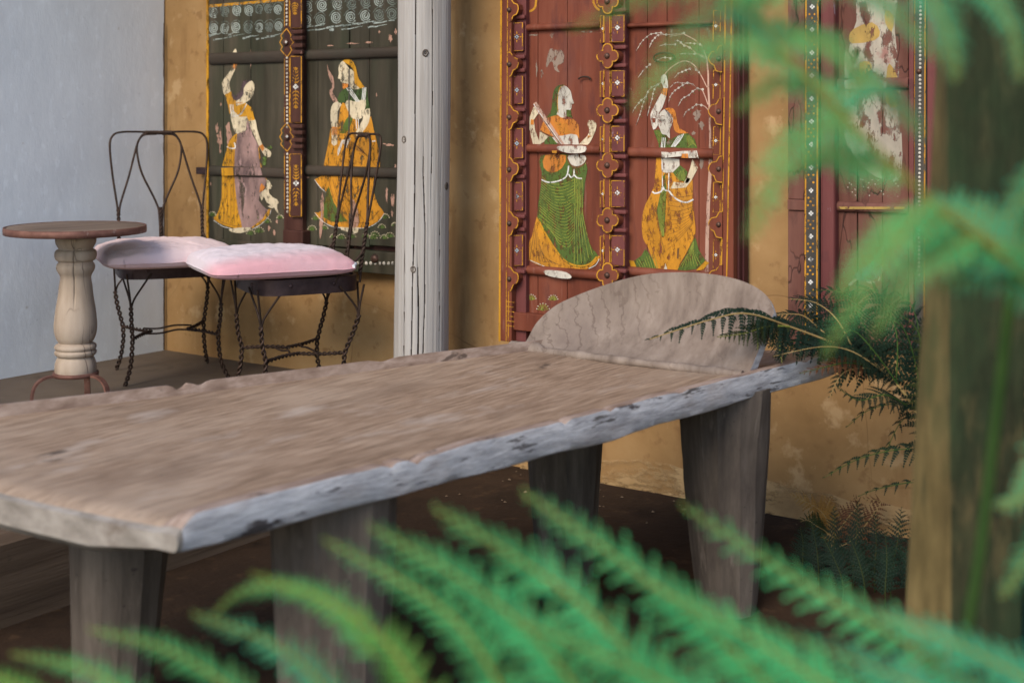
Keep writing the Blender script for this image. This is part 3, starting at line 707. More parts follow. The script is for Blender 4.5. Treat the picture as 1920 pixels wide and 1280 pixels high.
class Painter:
    """flat paint on a panel face: every stroke is a thin sheet a hair above the last one"""
    def __init__(s, off): s.off = off; s.b = MB(); s.names = []; s.k = 0
    def mi(s, mat):
        if mat not in s.names: s.names.append(mat)
        return s.names.index(mat)
    def lift(s, n=1): s.k += n
    def o(s): return s.off + .0006 + s.k * .00008
    def poly(s, pts, mat, smooth=3, up=True):
        if up: s.k += 1
        p2 = [v.to_2d() for v in catmull([(x, y, 0) for x, y in pts], smooth, True)] if smooth else [Vector(p) for p in pts]
        tri = tessellate_polygon([[Vector((p.x, p.y, 0)) for p in p2]])
        vs = [W(p.x, p.y, s.o()) for p in p2]; fs = []
        for t in tri:
            a, b, c = (p2[i] for i in t)
            fs.append(t if (b.x-a.x)*(c.y-a.y) - (b.y-a.y)*(c.x-a.x) < 0 else t[::-1])
        s.b.add(vs, fs, s.mi(mat))
    def line(s, pts, wd, mat, n=6, taper=False, up=False, closed=False):
        if up: s.k += 1
        q = catmull([(x, y, 0) for x, y in pts], n, closed) if n > 1 else [Vector((x, y, 0)) for x, y in pts]
        if closed: q.append(q[0])
        N_ = len(q); vs = []
        for i, p in enumerate(q):
            t = q[min(i+1, N_-1)] - q[max(i-1, 0)]
            t = t.normalized() if t.length > 1e-9 else Vector((1, 0, 0))
            h = wd / 2 * ((1 - i / (N_ - 1)) * .8 + .2 if taper else 1)
            a = p + Vector((-t.y, t.x, 0)) * h; c = p - Vector((-t.y, t.x, 0)) * h
            vs += [W(a.x, a.y, s.o()), W(c.x, c.y, s.o())]
        s.b.add(vs, [(2*i, 2*i+1, 2*i+3, 2*i+2) for i in range(N_ - 1)], s.mi(mat))
    def dot(s, x, y, r, mat, n=7, ry=None):
        vs = [W(x + r * math.cos(2*math.pi*i/n), y - (ry or r) * math.sin(2*math.pi*i/n), s.o()) for i in range(n)]
        s.b.add(vs, [tuple(range(n))], s.mi(mat))
    def build(s, name, parent):
        o = s.b.build(name, [M[n] for n in s.names], parent)
        if name != 'painted_figure': o['kind'] = 'stuff'
        return o

def px_box(b, px0, px1, py0, py1, back, front, mi=0, bev=0):
    """an upright board seen between two pixel columns, its top and bottom read at its middle"""
    X0, X1 = W(px0, 300, front).x, W(px1, 300, front).x
    pm = (px0 + px1) / 2; z1, z0 = W(pm, py0, front).z, W(pm, py1, front).z
    b.box((X0, -front, z0), (X1, -back, z1), mi)
def board(name, mat, parent, px0, px1, py0, py1, back, front, bev=.003):
    b = MB(); px_box(b, px0, px1, py0, py1, back, front); o = b.build(name, mat, parent)
    if bev: bevel(o, bev)
    return o
def bar(name, mat, parent, px0, px1, py0, py1, back, front):
    """a batten with a rounded front"""
    X0, X1 = W(px0, 300, front).x, W(px1, 300, front).x
    pm = (px0 + px1) / 2; z1, z0 = W(pm, py0, front).z, W(pm, py1, front).z
    h = (z1 - z0) / 2; zc = (z0 + z1) / 2; rows = []
    for i in range(21):
        X = X0 + (X1 - X0) * i / 20; r = []
        for a in range(9):
            th = math.pi * a / 8
            r.append(Vector((X, -back - (front - back) * math.sin(th) ** .6, zc + h * math.cos(th) * (1 + .04 * nz(X * 9, a, zc)))))
        rows.append(r)
    b = MB(); b.grid(rows, 0, True, False); b.add(rows[0], [tuple(range(9))]); b.add(rows[-1], [tuple(range(9))[::-1]])
    return b.build(name, mat, parent, sharp=50)
def dome(b, px, py, r, off, h=.6, mi=0, n=10):
    c = W(px, py, off); k = off_scale(px, py, off); R_ = r * k
    rows = [[c + Vector((rr * R_ * math.cos(a), -hh * R_, rr * R_ * math.sin(a))) for a in [2*math.pi*i/n for i in range(n)]] for rr, hh in ((1, 0), (.9, h*.5), (.6, h*.85), (.25, h), (.02, h*1.02))]
    b.grid(rows, mi, True, True)
def off_scale(px, py, off): return (W(px + 1, py, off) - W(px, py, off)).length * .86
def quatrefoil(cx, cy, r, half=0):
    """outline in pixels of a four-lobed boss with pointed saddles"""
    out = []
    for q in range(4):
        a0 = math.pi / 2 * q
        for i in range(-4, 5):
            a = a0 + i / 4 * .60
            rr = r * (1.0 - .20 * (abs(i) / 4) ** 2)
            out.append((cx + rr * math.cos(a) * .98, cy - rr * math.sin(a) * 1.12))
        aa = a0 + math.pi / 4
        out.append((cx + r * .62 * math.cos(aa), cy - r * .62 * math.sin(aa) * 1.12))
    return out
def prism(pts, back, front, mat, name, parent):
    n = len(pts); area = sum(pts[i][0]*pts[(i+1) % n][1] - pts[(i+1) % n][0]*pts[i][1] for i in range(n))
    if area > 0: pts = pts[::-1]                # clockwise on the page -> faces the viewer
    f = [W(x, y, front) for x, y in pts]; bk = [Vector((v.x, -back, v.z)) for v in f]
    b = MB(); tri = tessellate_polygon([[Vector((x, y, 0)) for x, y in pts]]); fs = []
    for t in tri:
        a, c, d = (Vector(pts[i]) for i in t)
        fs.append(t if (c.x-a.x)*(d.y-a.y) - (c.y-a.y)*(d.x-a.x) < 0 else t[::-1])
    b.add(f, fs); b.add(f + bk, [(i, (i+1) % n, n + (i+1) % n, n + i)[::-1] for i in range(n)])
    return b.build(name, mat, parent)

def tuft(p, x, y, w_, fan='leaf_line', tip='cream'):
    for i in range(7):
        a = math.pi * (.08 + .84 * i / 6); x1, y1 = x + w_ * .5 * math.cos(a), y - w_ * .55 * math.sin(a)
        p.line([(x, y), (x1, y1)], 1.6, fan, 1); p.dot(x1, y1, 1.3, tip, 5)
def flower(p, x, y, r, mat='white_line', rays=None):
    for a in (0, 1, 2, 3): p.dot(x + r * .62 * math.cos(a * math.pi / 2), y + r * .62 * math.sin(a * math.pi / 2), r * .48, mat, 6)
    if rays:
        for a in range(4):
            t = a * math.pi / 2; p.line([(x + r * 1.4 * math.cos(t), y + r * 1.6 * math.sin(t)), (x + r * 2.5 * math.cos(t), y + r * 2.9 * math.sin(t))], 2.2, rays, 1, True)
            t += math.pi / 4; p.line([(x + r * 1.3 * math.cos(t), y + r * 1.3 * math.sin(t)), (x + r * 1.9 * math.cos(t), y + r * 2.0 * math.sin(t))], 1.3, rays, 1, True)
def spray(p, x, y0, y1, mat='yellow_line'):
    n = 5; p.line([(x, y0), (x, y1)], 1, mat, 1)
    for i in range(n):
        y = y0 + (y1 - y0) * (i + .5) / n; s_ = 6.5 * (1 - .5 * i / n)
        sg = 1 if y1 > y0 else -1
        for sd in (-1, 1): p.line([(x, y), (x + sd * s_ * .6, y + sg * 1), (x + sd * s_, y + sg * 4.5)], 2.6, mat, 3, True)
    p.dot(x, y1, 2.2, mat, 6)

# ---------------------------------------------------------------- dark panel with two dancers
def dark_panel():
    base = W(600, 503, 0); t = thing('painted_panel', (base.x, 0, base.z), 'dark green-black painted wooden shutter with spirals, two women and a goat', 'painted panel', 'painted wooden panels hung on the ochre wall')
    F = .045
    for a, b in ((391, 418), (419, 469.5), (470.5, 534)): board('plank', M['dark_board'], t, a, b, -90, 462, .012, F)
    for a, b in ((567, 595.3), (596, 653.8), (656.4, 692), (692.7, 755), (755.7, 800)): board('plank', M['dark_board'], t, a, b, -90, 462, .012, F)
    board('backing_board', M['mullion'], t, 389, 800, -90, 500, .002, .011, 0)
    board('edge_strip', M['yellow'], t, 386.5, 390.6, -90, 448, .002, F + .004, .001)
    board('bottom_rail', M['dark_board'], t, 390, 800, 463, 503, .012, F + .012)
    for y0, y1 in ((96, 119), (312, 331)):
        bar('batten', M['dark_bar'], t, 391, 532, y0 + 1, y1 + 1, F - .002, F + .016)
        bar('batten', M['dark_bar'], t, 569, 800, y0 - 7 if y0 < 200 else y0 + 1, y1 - 9 if y0 < 200 else y1 + 2, F - .002, F + .018)
    # mullion with carved panels
    MF = F + .045
    board('mullion', M['mullion'], t, 532, 567, -90, 448, F, MF - .018)
    for y0, y1 in ((-60, 54), (105, 231), (288, 407)):
        board('carved_panel', M['mullion'], t, 543, 565.5, y0, y1, MF - .018, MF, .006)
    for y in (80, 257):
        for (h, e) in ((-20, 0), (-8, .004), (6, .004), (18, 0)):
            board('carved_ring', M['mullion'], t, 545 + e * 100, 566, y + h - 4, y + h + 4, MF - .018, MF + .002 + e, .005)
    board('plinth', M['mullion'], t, 530, 567, 432, 462, F, MF + .004, .004)
    p = Painter(MF + .0015)
    for y0, y1 in ((-60, 54), (105, 231), (288, 407)):
        p.line([(544, y0+1), (565, y0+1), (565, y1-1), (544, y1-1)], 1.8, 'yellow_line', 1, closed=True)
    p.lift()
    spray(p, 554.5, 158, 128); flower(p, 554.3, 163, 5); spray(p, 554.5, 168, 202)
    spray(p, 555, 338, 311); flower(p, 555, 343.5, 5); spray(p, 555, 350, 384); spray(p, 553, 4, 26); spray(p, 553, -10, -30)
    for y in (439, 444, 449): p.line([(531, y - 1), (556, y - 2)], 2, 'yellow_line', 1)
    p.build('painted_ornament', t)
    p = Painter(MF - .017)
    for y in (80, 257):
        o = [(537.5, y-26), (545.5, y-14), (543.5, y-9), (550, y), (543.5, y+8), (547, y+14), (538.5, y+27)]
        o2 = [(537.5, y-26), (526.5, y-13), (529, y-8), (524.5, y), (529.5, y+8), (526.5, y+14), (538.5, y+27)]
        p.line(o, 1.8, 'yellow_line', 2); p.line(o2, 1.8, 'yellow_line', 2)
    for xx in (533.3, 542.5):
        for y0, y1 in ((-60, 50), (110, 230), (288, 405)): p.line([(xx, y0), (xx, y1)], 1.1, 'yellow_line', 1)
    p.build('painted_ornament', t)
    bd = MB()
    for y0, y1 in ((-40, 53), (109, 240), (289, 402)):
        y = y0
        while y < y1: dome(bd, 537.6 + .004 * y, y, 2.3, MF - .017, .5, 0, 7); y += 7.2
    x = 662
    while x < 790: dome(bd, x, 493.5, 3.2, F + .0125, .5, 0, 8); x += 8.3
    tag(bd.build('bead_row', M['ivory'], t), kind='stuff')
    for x, y in ((536, 80), (538, 257)):
        s_ = MB(); dome(s_, x, y, 6, MF - .017, .7); st = s_.build('stud', M['stud'], t)
        q = Painter(MF + .002); flower(q, x, y - 1, 2.4); q.build('stud_flower', st)
    s_ = MB(); dome(s_, 703, 485, 8, F + .012, .7); s_.build('stud', M['stud'], t)
    # iron pin fixing it to the wall
    b = MB(); px_box(b, 367, 387, 314, 327, 0, .03); bevel(b.build('iron_pin', M['iron_dark'], t), .003)
    # --- paint on the boards
    p = Painter(F); z1 = zf(380, 0, 5.335); z3 = zf(560, 0, 5.335)
    p.line([(391, 12), (532, 0)], 5, 'yellow', 1); p.lift()
    def spiral(x, y, r, mat, ph):
        pts = []
        for i in range(40):
            a = i / 39 * 2 * math.pi * 2.7; rr = r * (1 - .88 * i / 39)
            pts.append((x + rr * math.cos(a + ph), y + rr * 1.12 * math.sin(a + ph)))
        p.line(pts, 1.9, mat, 1)
    rs = random.Random(4)
    for (x, y) in z1([(110,125),(225,115),(345,105),(465,105),(565,90),(660,85),(755,95),(112,285),(222,285),(335,275),(460,280),(570,275),(668,270),(762,260)]):
        spiral(x, y, 9.2 if x < 480 else 8.2, rs.choice(['teal_line', 'teal_dim', 'teal_line']), 1.0)
        p.line([(x - 10, y - 4), (x - 5, y - 11.5), (x + 3, y - 13), (x + 8, y - 8)], 1.2, 'teal_dim', 4)
    for i, (x, y) in enumerate(z3([(90,65),(235,55),(390,40),(530,35),(672,20),(805,5),(935,-10),(80,205),(220,200),(375,175),(522,172),(668,160),(808,150),(935,140)])):
        spiral(x, y, 10.3, rs.choice(['teal_line', 'teal_dim', 'teal_line']) if i % 7 < 6 else 'teal_dim', .6)
        p.line([(x - 13, y - 2), (x - 7, y - 11), (x + 2, y - 14.5), (x + 9, y - 8)], 1.2, 'teal_dim', 4)
    p.lift()
    for x, y, L_ in [(392,68,22),(400,76,30),(425,70,34),(455,72,30),(480,74,36),(500,69,30),(428,66,14),(566,60,34),(590,56,40),(612,52,50),(640,50,30),(660,46,46),(690,52,36),(640,56,40),(700,44,40),(590,50,20),(568,54,24)]:
        n_ = 5; p.line([(x + L_ * i / n_, y - 1.2 * i + 2.2 * nz(x * .3 + i * 1.7, y)) for i in range(n_ + 1)], 2.4 + 1.5 * rs.random(), 'teal_line' if rs.random() < .7 else 'teal_dim', 4, True)
    for x, y, r in [(393,67,4),(432,65,3),(470,68,2.5),(622,56,5),(642,48,3.5),(673,46,3),(700,41,3)]: p.dot(x, y, r, 'teal_line', 7, r * .6)
    # plank seams and worn streaks in pink priming
    for pts in ([(285,640),(300,700),(345,770),(355,880),(335,920),(385,1000),(400,1070),(390,1095),(350,1020),(315,960),(310,905),(335,880),(325,820),(295,745)],):
        p.poly(z3(pts), 'pink_flake', 2)
    for x, y, w_, h in [(414,196,3,5),(412,260,8,40),(428,250,9,36),(407,240,4,16),(470,112,1.5,30),(525,113,9,5),(505,114,5,3),(620,86,10,2),(660,82,18,2.5),(690,80,12,3),(710,105,6,4),(732,72,6,12),(742,60,4,10),(711,60,3,5),(604,375,4,22),(603,405,3,36),(725,365,4,26),(736,375,5,30),(735,400,3,12),(730,272,12,5),(722,270,6,2.5),(741,312,3,12),(504,428,4,8),(514,436,4,9),(519,415,3,6),(576,333,6,3),(566,200,2,4),(706,178,2,6),(395,345,2,5),(413,283,3,8)]:
        n_ = 16; p.poly([(x + w_ * .75 * math.cos(2*math.pi*i/n_) * rs.uniform(.35, 1.15), y + h * .65 * math.sin(2*math.pi*i/n_) * rs.uniform(.4, 1.15)) for i in range(n_)], 'pink_flake', 0, False)
    for x, y, w_ in [(398,405,14),(470,440,16),(486,412,12),(500,418,16),(486,436,18),(525,410,12),(560,440,10),(585,432,16),(592,412,14),(608,430,14),(640,448,16),(660,446,14),(685,445,14),(703,444,18),(720,448,14),(731,445,16),(716,428,14),(740,424,12),(722,410,16),(700,448,14),(625,446,12)]: tuft(p, x, y, w_)
    p.build('painted_ground', t)
    # dancer with the goat
    z2 = zf(380, 220, 5.335)
    g = Painter(F + .0012)
    g.poly(z1([(490,810),(430,798),(392,830),(380,900),(340,950),(305,950),(280,905),(300,990),(340,1008),(385,980),(425,930),(420,870),(460,830)]), 'hair')
    g.poly(z1([(330,488),(345,540),(352,610),(342,640),(325,695),(282,790),(266,850),(278,915),(228,948),(212,940),(195,870),(195,825),(232,765),(288,695),(303,640),(288,580),(297,540),(305,520)]), 'cream', 2)
    g.poly(z1([(275,1100),(370,1150),(440,1150),(448,1200),(432,1300),(380,1335),(335,1340),(305,1280)]), 'cream', 2)
    g.poly(z2([(430,120),(440,40),(470,60),(500,180),(565,290),(560,380),(590,530),(640,620),(600,740),(560,830),(640,920),(672,930),(600,1020),(490,1100),(390,1110),(340,900),(315,600),(320,400),(330,230),(350,165)]), 'mauve', 2)
    g.poly(z2([(265,240),(345,160),(325,310),(315,500),(325,700),(350,900),(388,1070),(385,1108),(330,1112),(220,1082),(140,1040),(108,1005),(150,960),(190,800),(190,540),(210,430),(240,330)]), 'yellow', 2)
    g.poly(z2([(490,1098),(600,1015),(660,918),(682,920),(660,985),(580,1065),(495,1112)]), 'yellow', 1)
    g.poly(z2([(575,690),(590,660),(625,700),(600,735),(568,752)]), 'orange', 1, False)
    g.poly(z2([(455,20),(525,20),(545,120),(600,280),(640,312),(683,345),(680,390),(650,402),(618,380),(565,290),(500,150)]), 'cream', 2)
    g.poly(z2([(565,290),(598,268),(618,315),(598,342)]), 'orange', 0)
    g.poly(z1([(490,808),(516,850),(516,905),(500,960),(470,1000),(440,1020),(425,1030),(345,1062),(325,1020),(380,985),(410,940),(410,890),(440,840)]), 'cream', 2)
    g.poly(z1([(222,950),(285,915),(302,990),(330,1008),(335,1062),(430,1030),(492,1082),(522,1200),(465,1212),(438,1165),(370,1170),(300,1100),(270,1142),(252,1050)]), 'yellow', 1)
    g.poly(z1([(305,635),(344,640),(330,695),(288,682)]), 'orange', 0, False)
    g.poly(z2([(270,1115),(470,1100),(462,1130),(380,1158),(290,1146)]), 'cream', 2)
    g.poly(z2([(638,620),(662,632),(696,690),(680,716),(660,718),(665,760),(700,800),(742,820),(764,855),(745,872),(745,910),(768,972),(740,945),(715,902),(690,912),(645,890),(682,880),(640,850),(612,790),(590,838),(570,775),(600,738),(625,720),(640,680)]), 'cream', 1)
    g.poly(z2([(600,400),(640,385),(632,482),(600,480)]), 'leaf_line', 0, False); g.poly(z2([(648,300),(680,282),(697,305),(665,330)]), 'leaf_line', 0, False)
    g.lift()
    for k in range(4): g.line(z1([(440 - 8*k, 1038 + 14*k), (410 - 8*k, 1100 + 14*k), (370 - 12*k, 1150 + 4*k)]), 1.5, 'white_line', 4)
    for k in range(3): g.line(z1([(275 + 14*k, 1045), (280 + 14*k, 1110), (300 + 14*k, 1170)]), 1.5, 'white_line', 4)
    g.line(z2([(242,292),(275,310),(326,305),(316,252)]), 2.2, 'white_line', 4)
    g.line(z2([(112,1030),(200,1090),(280,1112)]), 1, 'white_line', 4); g.line(z2([(495,1118),(585,1070),(665,985),(682,925)]), 1, 'white_line', 4)
    g.line(z2([(560,300),(575,440),(600,560),(640,625)]), 1.6, 'yellow_line', 4)
    g.line(z2([(130,1015),(220,1060),(330,1085),(385,1075)]), .9, 'brown_line', 4)
    for k in range(4): g.line(z2([(245 + 22*k, 330), (225 + 28*k, 620), (205 + 38*k, 1060)]), .7, 'brown_line', 4)
    g.line(z1([(448,905),(470,915),(490,905)]), .8, 'brown_line', 4); g.line(z1([(470,940),(490,945)]), .8, 'brown_line', 1)
    g.line(z1([(340,1030),(400,1028)]), 1.4, 'orange', 1)
    g.build('painted_figure', t)
    # dancer by the post
    z4 = zf(560, 220, 5.335)
    g = Painter(F + .0012)
    g.poly(z4([(325,100),(390,60),(410,-30),(440,-150),(560,-40),(620,120),(700,40),(722,-10),(752,130),(800,330),(812,490),(752,590),(752,750),(800,880),(856,960),(790,1040),(690,1097),(600,1107),(420,1097),(340,1087),(250,1042),(190,1002),(158,950),(240,930),(300,680),(272,747),(200,682),(160,620),(222,590),(250,480),(300,240)]), 'marigold', 2)
    g.poly(z4([(300,690),(350,850),(400,930),(492,1040),(430,1045),(330,1046),(248,1000),(250,850)]), 'green', 1)
    g.poly(z3([(345,1038),(395,1018),(428,1050),(388,1120),(385,1290),(332,1290),(318,1120)]), 'cream', 2)
    g.poly(z4([(332,60),(388,60),(385,270),(352,287),(328,262)]), 'cream', 1)
    g.poly(z4([(333,95),(387,97),(386,178),(336,180)]), 'orange', 0)
    g.poly(z3([(478,872),(410,930),(388,990),(400,1032),(455,1027),(498,995),(560,1020),(640,1010),(660,1092),(712,1086),(692,980),(682,888),(600,866),(540,880)]), 'green_dark', 1)
    g.poly(z3([(498,1000),(560,1018),(672,998),(656,1120),(632,1180),(580,1196),(520,1172),(490,1100),(465,1040)]), 'cream', 2)
    g.poly(z3([(655,1108),(712,1088),(712,1180),(690,1250),(640,1320),(600,1360),(565,1345),(590,1285),(640,1200)]), 'cream', 2)
    g.poly(z3([(440,612),(480,594),(530,604),(570,670),(600,790),(658,872),(600,882),(560,830),(545,700),(500,650)]), 'yellow', 2)
    g.poly(z3([(435,835),(497,838),(490,875),(445,892)]), 'orange', 1, False)
    g.poly(z3([(398,705),(405,650),(440,612),(470,640),(510,690),(552,720),(556,830),(602,875),(600,892),(540,892),(490,838),(430,830),(415,792),(393,785),(402,740)]), 'cream', 2)
    g.poly(z4([(430,228),(388,330),(390,392),(412,350),(440,255),(480,305),(522,210)]), 'ivory', 1)
    g.poly(z3([(415,1330),(450,1240),(495,1170),(540,1190),(500,1290),(470,1330)]), 'green', 2)
    g.poly(z4([(415,1097),(500,1102),(490,1147),(425,1125)]), 'cream', 1); g.poly(z4([(530,1102),(602,1100),(592,1150),(552,1167)]), 'cream', 1, False)
    g.poly(z4([(525,800),(580,880),(600,1000),(590,1090),(520,1095),(515,900)]), 'pink_flake', 2)
    g.poly(z4([(215,830),(250,860),(245,1050),(215,1230),(205,1060),(225,960)]), 'pink_flake', 2)
    g.lift()
    for k in range(3):
        g.line(z3([(478 + 16*k, 880 - 4*k), (520 + 18*k, 940), (580 + 14*k, 1020)]), 1.6, 'white_line', 4)
        g.line(z3([(640 + 16*k, 875), (640 + 14*k, 930), (632 + 14*k, 1000)]), 1.6, 'white_line', 4)
    for k in range(2): g.line(z3([(575 + 22*k, 1190), (578 + 20*k, 1290)]), 1.4, 'white_line', 1)
    g.line(z4([(160,625),(215,700),(272,750)]), 1, 'white_line', 4); g.line(z4([(160,955),(240,1040),(340,1095),(430,1104)]), 1, 'white_line', 4); g.line(z4([(590,1110),(700,1100),(800,1040),(856,962)]), 1, 'white_line', 4)
    g.line(z4([(340,1045),(500,1050),(680,1048),(810,930)]), .9, 'brown_line', 5)
    for k in range(7): g.line(z4([(440 + 8*k, 250 + 8*k), (520 + 22*k, 240 + 20*k), (640 + 22*k, 330 + 26*k)]), .7, 'brown_line', 5)
    for k in range(5): g.line(z4([(300 + 40*k, 620), (350 + 42*k, 800), (470 + 45*k, 1030)]), .7, 'brown_line', 5)
    g.line(z4([(525,640),(570,770),(640,660)]), 1, 'brown_line', 3)
    g.line(z3([(415,705),(430,712),(450,705)]), .8, 'brown_line', 3); g.line(z3([(412,795),(428,800)]), .8, 'brown_line', 1)
    g.line(z3([(430,690),(460,690)]), .7, 'brown_line', 1); g.line(z4([(735,240),(770,238)]), 2.2, 'white_line', 1)
    g.line(z3([(505,690),(503,1400)]), 2.4, 'strip_black', 1, up=True); g.line(z4([(508,960),(506,1100)]), 2.2, 'strip_black', 1)
    g.build('painted_figure', t)
    # where the figures carry on over the lower battens
    q = Painter(F + .0165)
    q.poly([(415, 315), (437, 314), (438, 329), (416, 330)], 'yellow', 0); q.poly([(440, 314), (488, 314), (492, 329), (440, 329)], 'mauve', 0)
    q.build('paint_on_batten', t)
dark_panel()

# ---------------------------------------------------------------- red panel with musician and dancer
def red_panel():
    base = W(1160, 640, 0); t = thing('painted_panel', (base.x, 0, base.z), 'red painted wooden door panel with a lute player and a dancer, gold-edged quatrefoils', 'painted panel', 'painted wooden panels hung on the ochre wall')
    F = .05; BOT = 640
    board('backing_board', M['dark_red'], t, 940, 1376, -90, BOT - 4, .003, .014, 0)
    for a, b in ((985, 1008), (1008.7, 1063), (1063.7, 1126)): board('plank', M['red_board'], t, a, b, -90, BOT - 8, .016, F)
    for a, b in ((1171, 1213), (1213.7, 1250), (1250.8, 1310), (1310.6, 1338)): board('plank', M['red_board'], t, a, b, -90, BOT - 8, .016, F)
    board('side_frame', M['red_board'], t, 938, 959, -90, BOT, .016, F + .052)
    board('side_frame', M['red_board'], t, 1352, 1375, -90, BOT, .016, F + .04)
    board('outer_board', M['dark_red'], t, 1373, 1386, -90, BOT, .003, .060)
    board('outer_board', M['dark_red'], t, 1386.5, 1395, -90, BOT, .003, .036)
    SF = F + .035
    board('stile', M['purple_red'], t, 958, 986, -90, BOT, .016, SF - .012)
    board('mullion', M['purple_red'], t, 1124, 1172, -90, BOT, .016, SF - .006)
    board('stile', M['red_board'], t, 1336, 1354, -90, BOT, .016, SF - .012)
    board('bottom_rail', M['red_board'], t, 960, 1350, 605, BOT, .016, SF + .004)
    # battens across the boards
    for x0, x1, y0, y1 in ((986, 1123, 42, 56), (1172, 1336, 40, 50), (986, 1123, 271, 288), (1172, 1336, 277, 297), (986, 1123, 503, 521), (1172, 1336, 506, 524)):
        bar('batten', M['red_board'], t, x0, x1, y0, y1, F - .002, F + .022)
    # left stile: raised panels and half bosses
    pl = []
    for i, (y0, y1) in enumerate(((42, 97), (142, 196), (240, 298), (341, 396), (440, 499))):
        o = board('carved_panel', M['purple_red'], t, 958.5, 981, y0, y1, SF - .012, SF, .005); pl.append((y0, y1))
        board('carved_ring', M['purple_red'], t, 962, 983, y1 + 6, y1 + 14, SF - .012, SF + .004, .005)
        board('carved_ring', M['purple_red'], t, 962, 983, y0 - 14, y0 - 6, SF - .012, SF + .004, .005)
    for i, y in enumerate((18, 120, 219, 317, 418, 522)):
        pts = [(953, y - 22), (958, y - 20), (963, y - 12), (970, y - 9), (971.5, y), (968, y + 9), (962, y + 12), (958, y + 22), (953, y + 24)]
        prism(pts, SF - .013, F + .056, M['red_board'], 'carved_boss', t)
        pp = Painter(F + .0565); pp.line(pts, 2, 'yellow_line', 2); pp.build('painted_outline', t)
        s_ = MB(); dome(s_, 955, y + 1, 5, F + .056, .8); s_.build('stud', M['stud'], t)
    p = Painter(F + .0525)
    p.line([(940, -90), (936.5, BOT)], 3.4, 'yellow', 1); p.line([(952, -90), (949, BOT)], 1.6, 'yellow_line', 1); p.line([(957.5, -90), (953, BOT)], 1.6, 'yellow_line', 1)
    for k in range(6): p.line([(950, 565 + k * 9), (964, 567 + k * 9)], 1.6, 'yellow_line', 1)
    p.build('painted_lines', t)
    p = Painter(SF + .0008)
    for y0, y1 in pl:
        p.line([(959.5, y0 + 2), (979.5, y0 + 1), (979.5, y1 - 2), (959.5, y1 - 1)], 1.8, 'yellow_line', 1, closed=True); 
    p.lift()
    for y0, y1 in pl: flower(p, 969, (y0 + y1) / 2, 3.8, 'steel_blue', 'yellow_line')
    for y0, y1 in pl: p.dot(969, (y0 + y1) / 2, 1.6, 'strip_black', 6)
    p.build('painted_ornament', t)
    p = Painter(F + .0005); p.line([(987.5, 65), (987.5, 265)], 2, 'yellow_line', 1); p.line([(987, 300), (984.5, 560)], 2, 'yellow_line', 1); p.build('painted_lines', t)
    # mullion: raised panels, quatrefoil bosses on a rib
    MF = SF + .012
    board('rib', M['red_board'], t, 1133, 1143, -90, BOT, SF - .006, MF + .006, .003)
    panels = ((28, 80), (132, 182), (236, 285), (338, 389), (441, 499))
    for y0, y1 in panels:
        board('carved_panel', M['purple_red'], t, 1145, 1171, y0, y1, SF - .006, MF, .005)
        board('carved_panel', M['red_board'], t, 1124.5, 1132, y0 + 1, y1 + 1, SF - .006, MF - .003, .003)
        board('carved_ring', M['purple_red'], t, 1148, 1173, y1 + 5, y1 + 13, SF - .006, MF + .004, .005)
        board('carved_ring', M['purple_red'], t, 1148, 1173, y0 - 13, y0 - 5, SF - .006, MF + .004, .005)
    QF = MF + .016
    for y in (3, 105, 207, 310, 413, 516):
        pts = quatrefoil(1139, y, 21.5)
        prism(pts, SF - .006, QF, M['red_board'], 'quatrefoil', t)
        pp = Painter(QF + .0004); pp.line(quatrefoil(1139, y, 20.3), 2.3, 'yellow_line', 1, closed=True); pp.build('painted_outline', t)
        s_ = MB(); dome(s_, 1138.5, y, 6, QF, .8); s_.build('stud', M['stud'], t)
    p = Painter(MF + .0068)
    for a, b in ((30, 80), (131, 183), (233, 286), (336, 389), (439, 492)):
        p.line([(1132.5, a), (1132.5, b)], 1.7, 'yellow_line', 1); p.line([(1143.5, a), (1143.5, b)], 1.7, 'yellow_line', 1)
    p.build('painted_lines', t)
    p = Painter(MF + .0008)
    for y0, y1 in panels: p.line([(1146, y0 + 1), (1170, y0 + 1), (1170, y1 - 1), (1146, y1 - 1)], 1.8, 'yellow_line', 1, closed=True)
    p.lift()
    for y0, y1 in panels: flower(p, 1157.5, (y0 + y1) / 2 - 2, 4.2, 'white_line', 'yellow_line')
    p.build('painted_ornament', t)
    p = Painter(MF - .0022)
    for y0, y1 in panels: p.line([(1125.5, y0 + 2), (1131.5, y0 + 2), (1131.5, y1), (1125.5, y1)], 1.3, 'yellow_line', 1, closed=True)
    for y0, y1 in panels: flower(p, 1130, (y0 + y1) / 2, 2.4, 'white_line', 'yellow_line')
    p.build('painted_ornament', t)
    # right stile
    for y in (110, 209, 317, 421, 520):
        pts = [(1354, y - 24), (1348, y - 23), (1343, y - 14), (1334, y - 12), (1328, y - 1), (1333, y + 9), (1339, y + 13), (1343, y + 23), (1354, y + 25)]
        prism(pts, SF - .013, F + .046, M['red_board'], 'carved_boss', t)
        pp = Painter(F + .0465); pp.line(pts, 2, 'yellow_line', 2); pp.build('painted_outline', t)
        s_ = MB(); dome(s_, 1347.5, y, 5.5, F + .046, .8); s_.build('stud', M['stud'], t)
    p = Painter(SF - .0115)
    for y0, y1 in ((20, 78), (132, 186), (238, 290), (342, 398), (450, 506)):
        p.line([(1338, y0), (1351, y0), (1350, y1), (1337, y1)], 1.6, 'yellow_line', 1, closed=True)
    p.lift()
    for y0, y1 in ((20, 78), (132, 186), (238, 290), (342, 398), (450, 506)): flower(p, 1342, (y0 + y1) / 2, 3, 'white_line', 'yellow_line')
    p.build('painted_ornament', t)
    p = Painter(F + .0405); p.line([(1361, -90), (1358, 180), (1352, 540)], 2.4, 'yellow_line', 1); p.line([(1373, -90), (1369, 180), (1362, 540)], 2.4, 'yellow', 1); p.build('painted_lines', t)
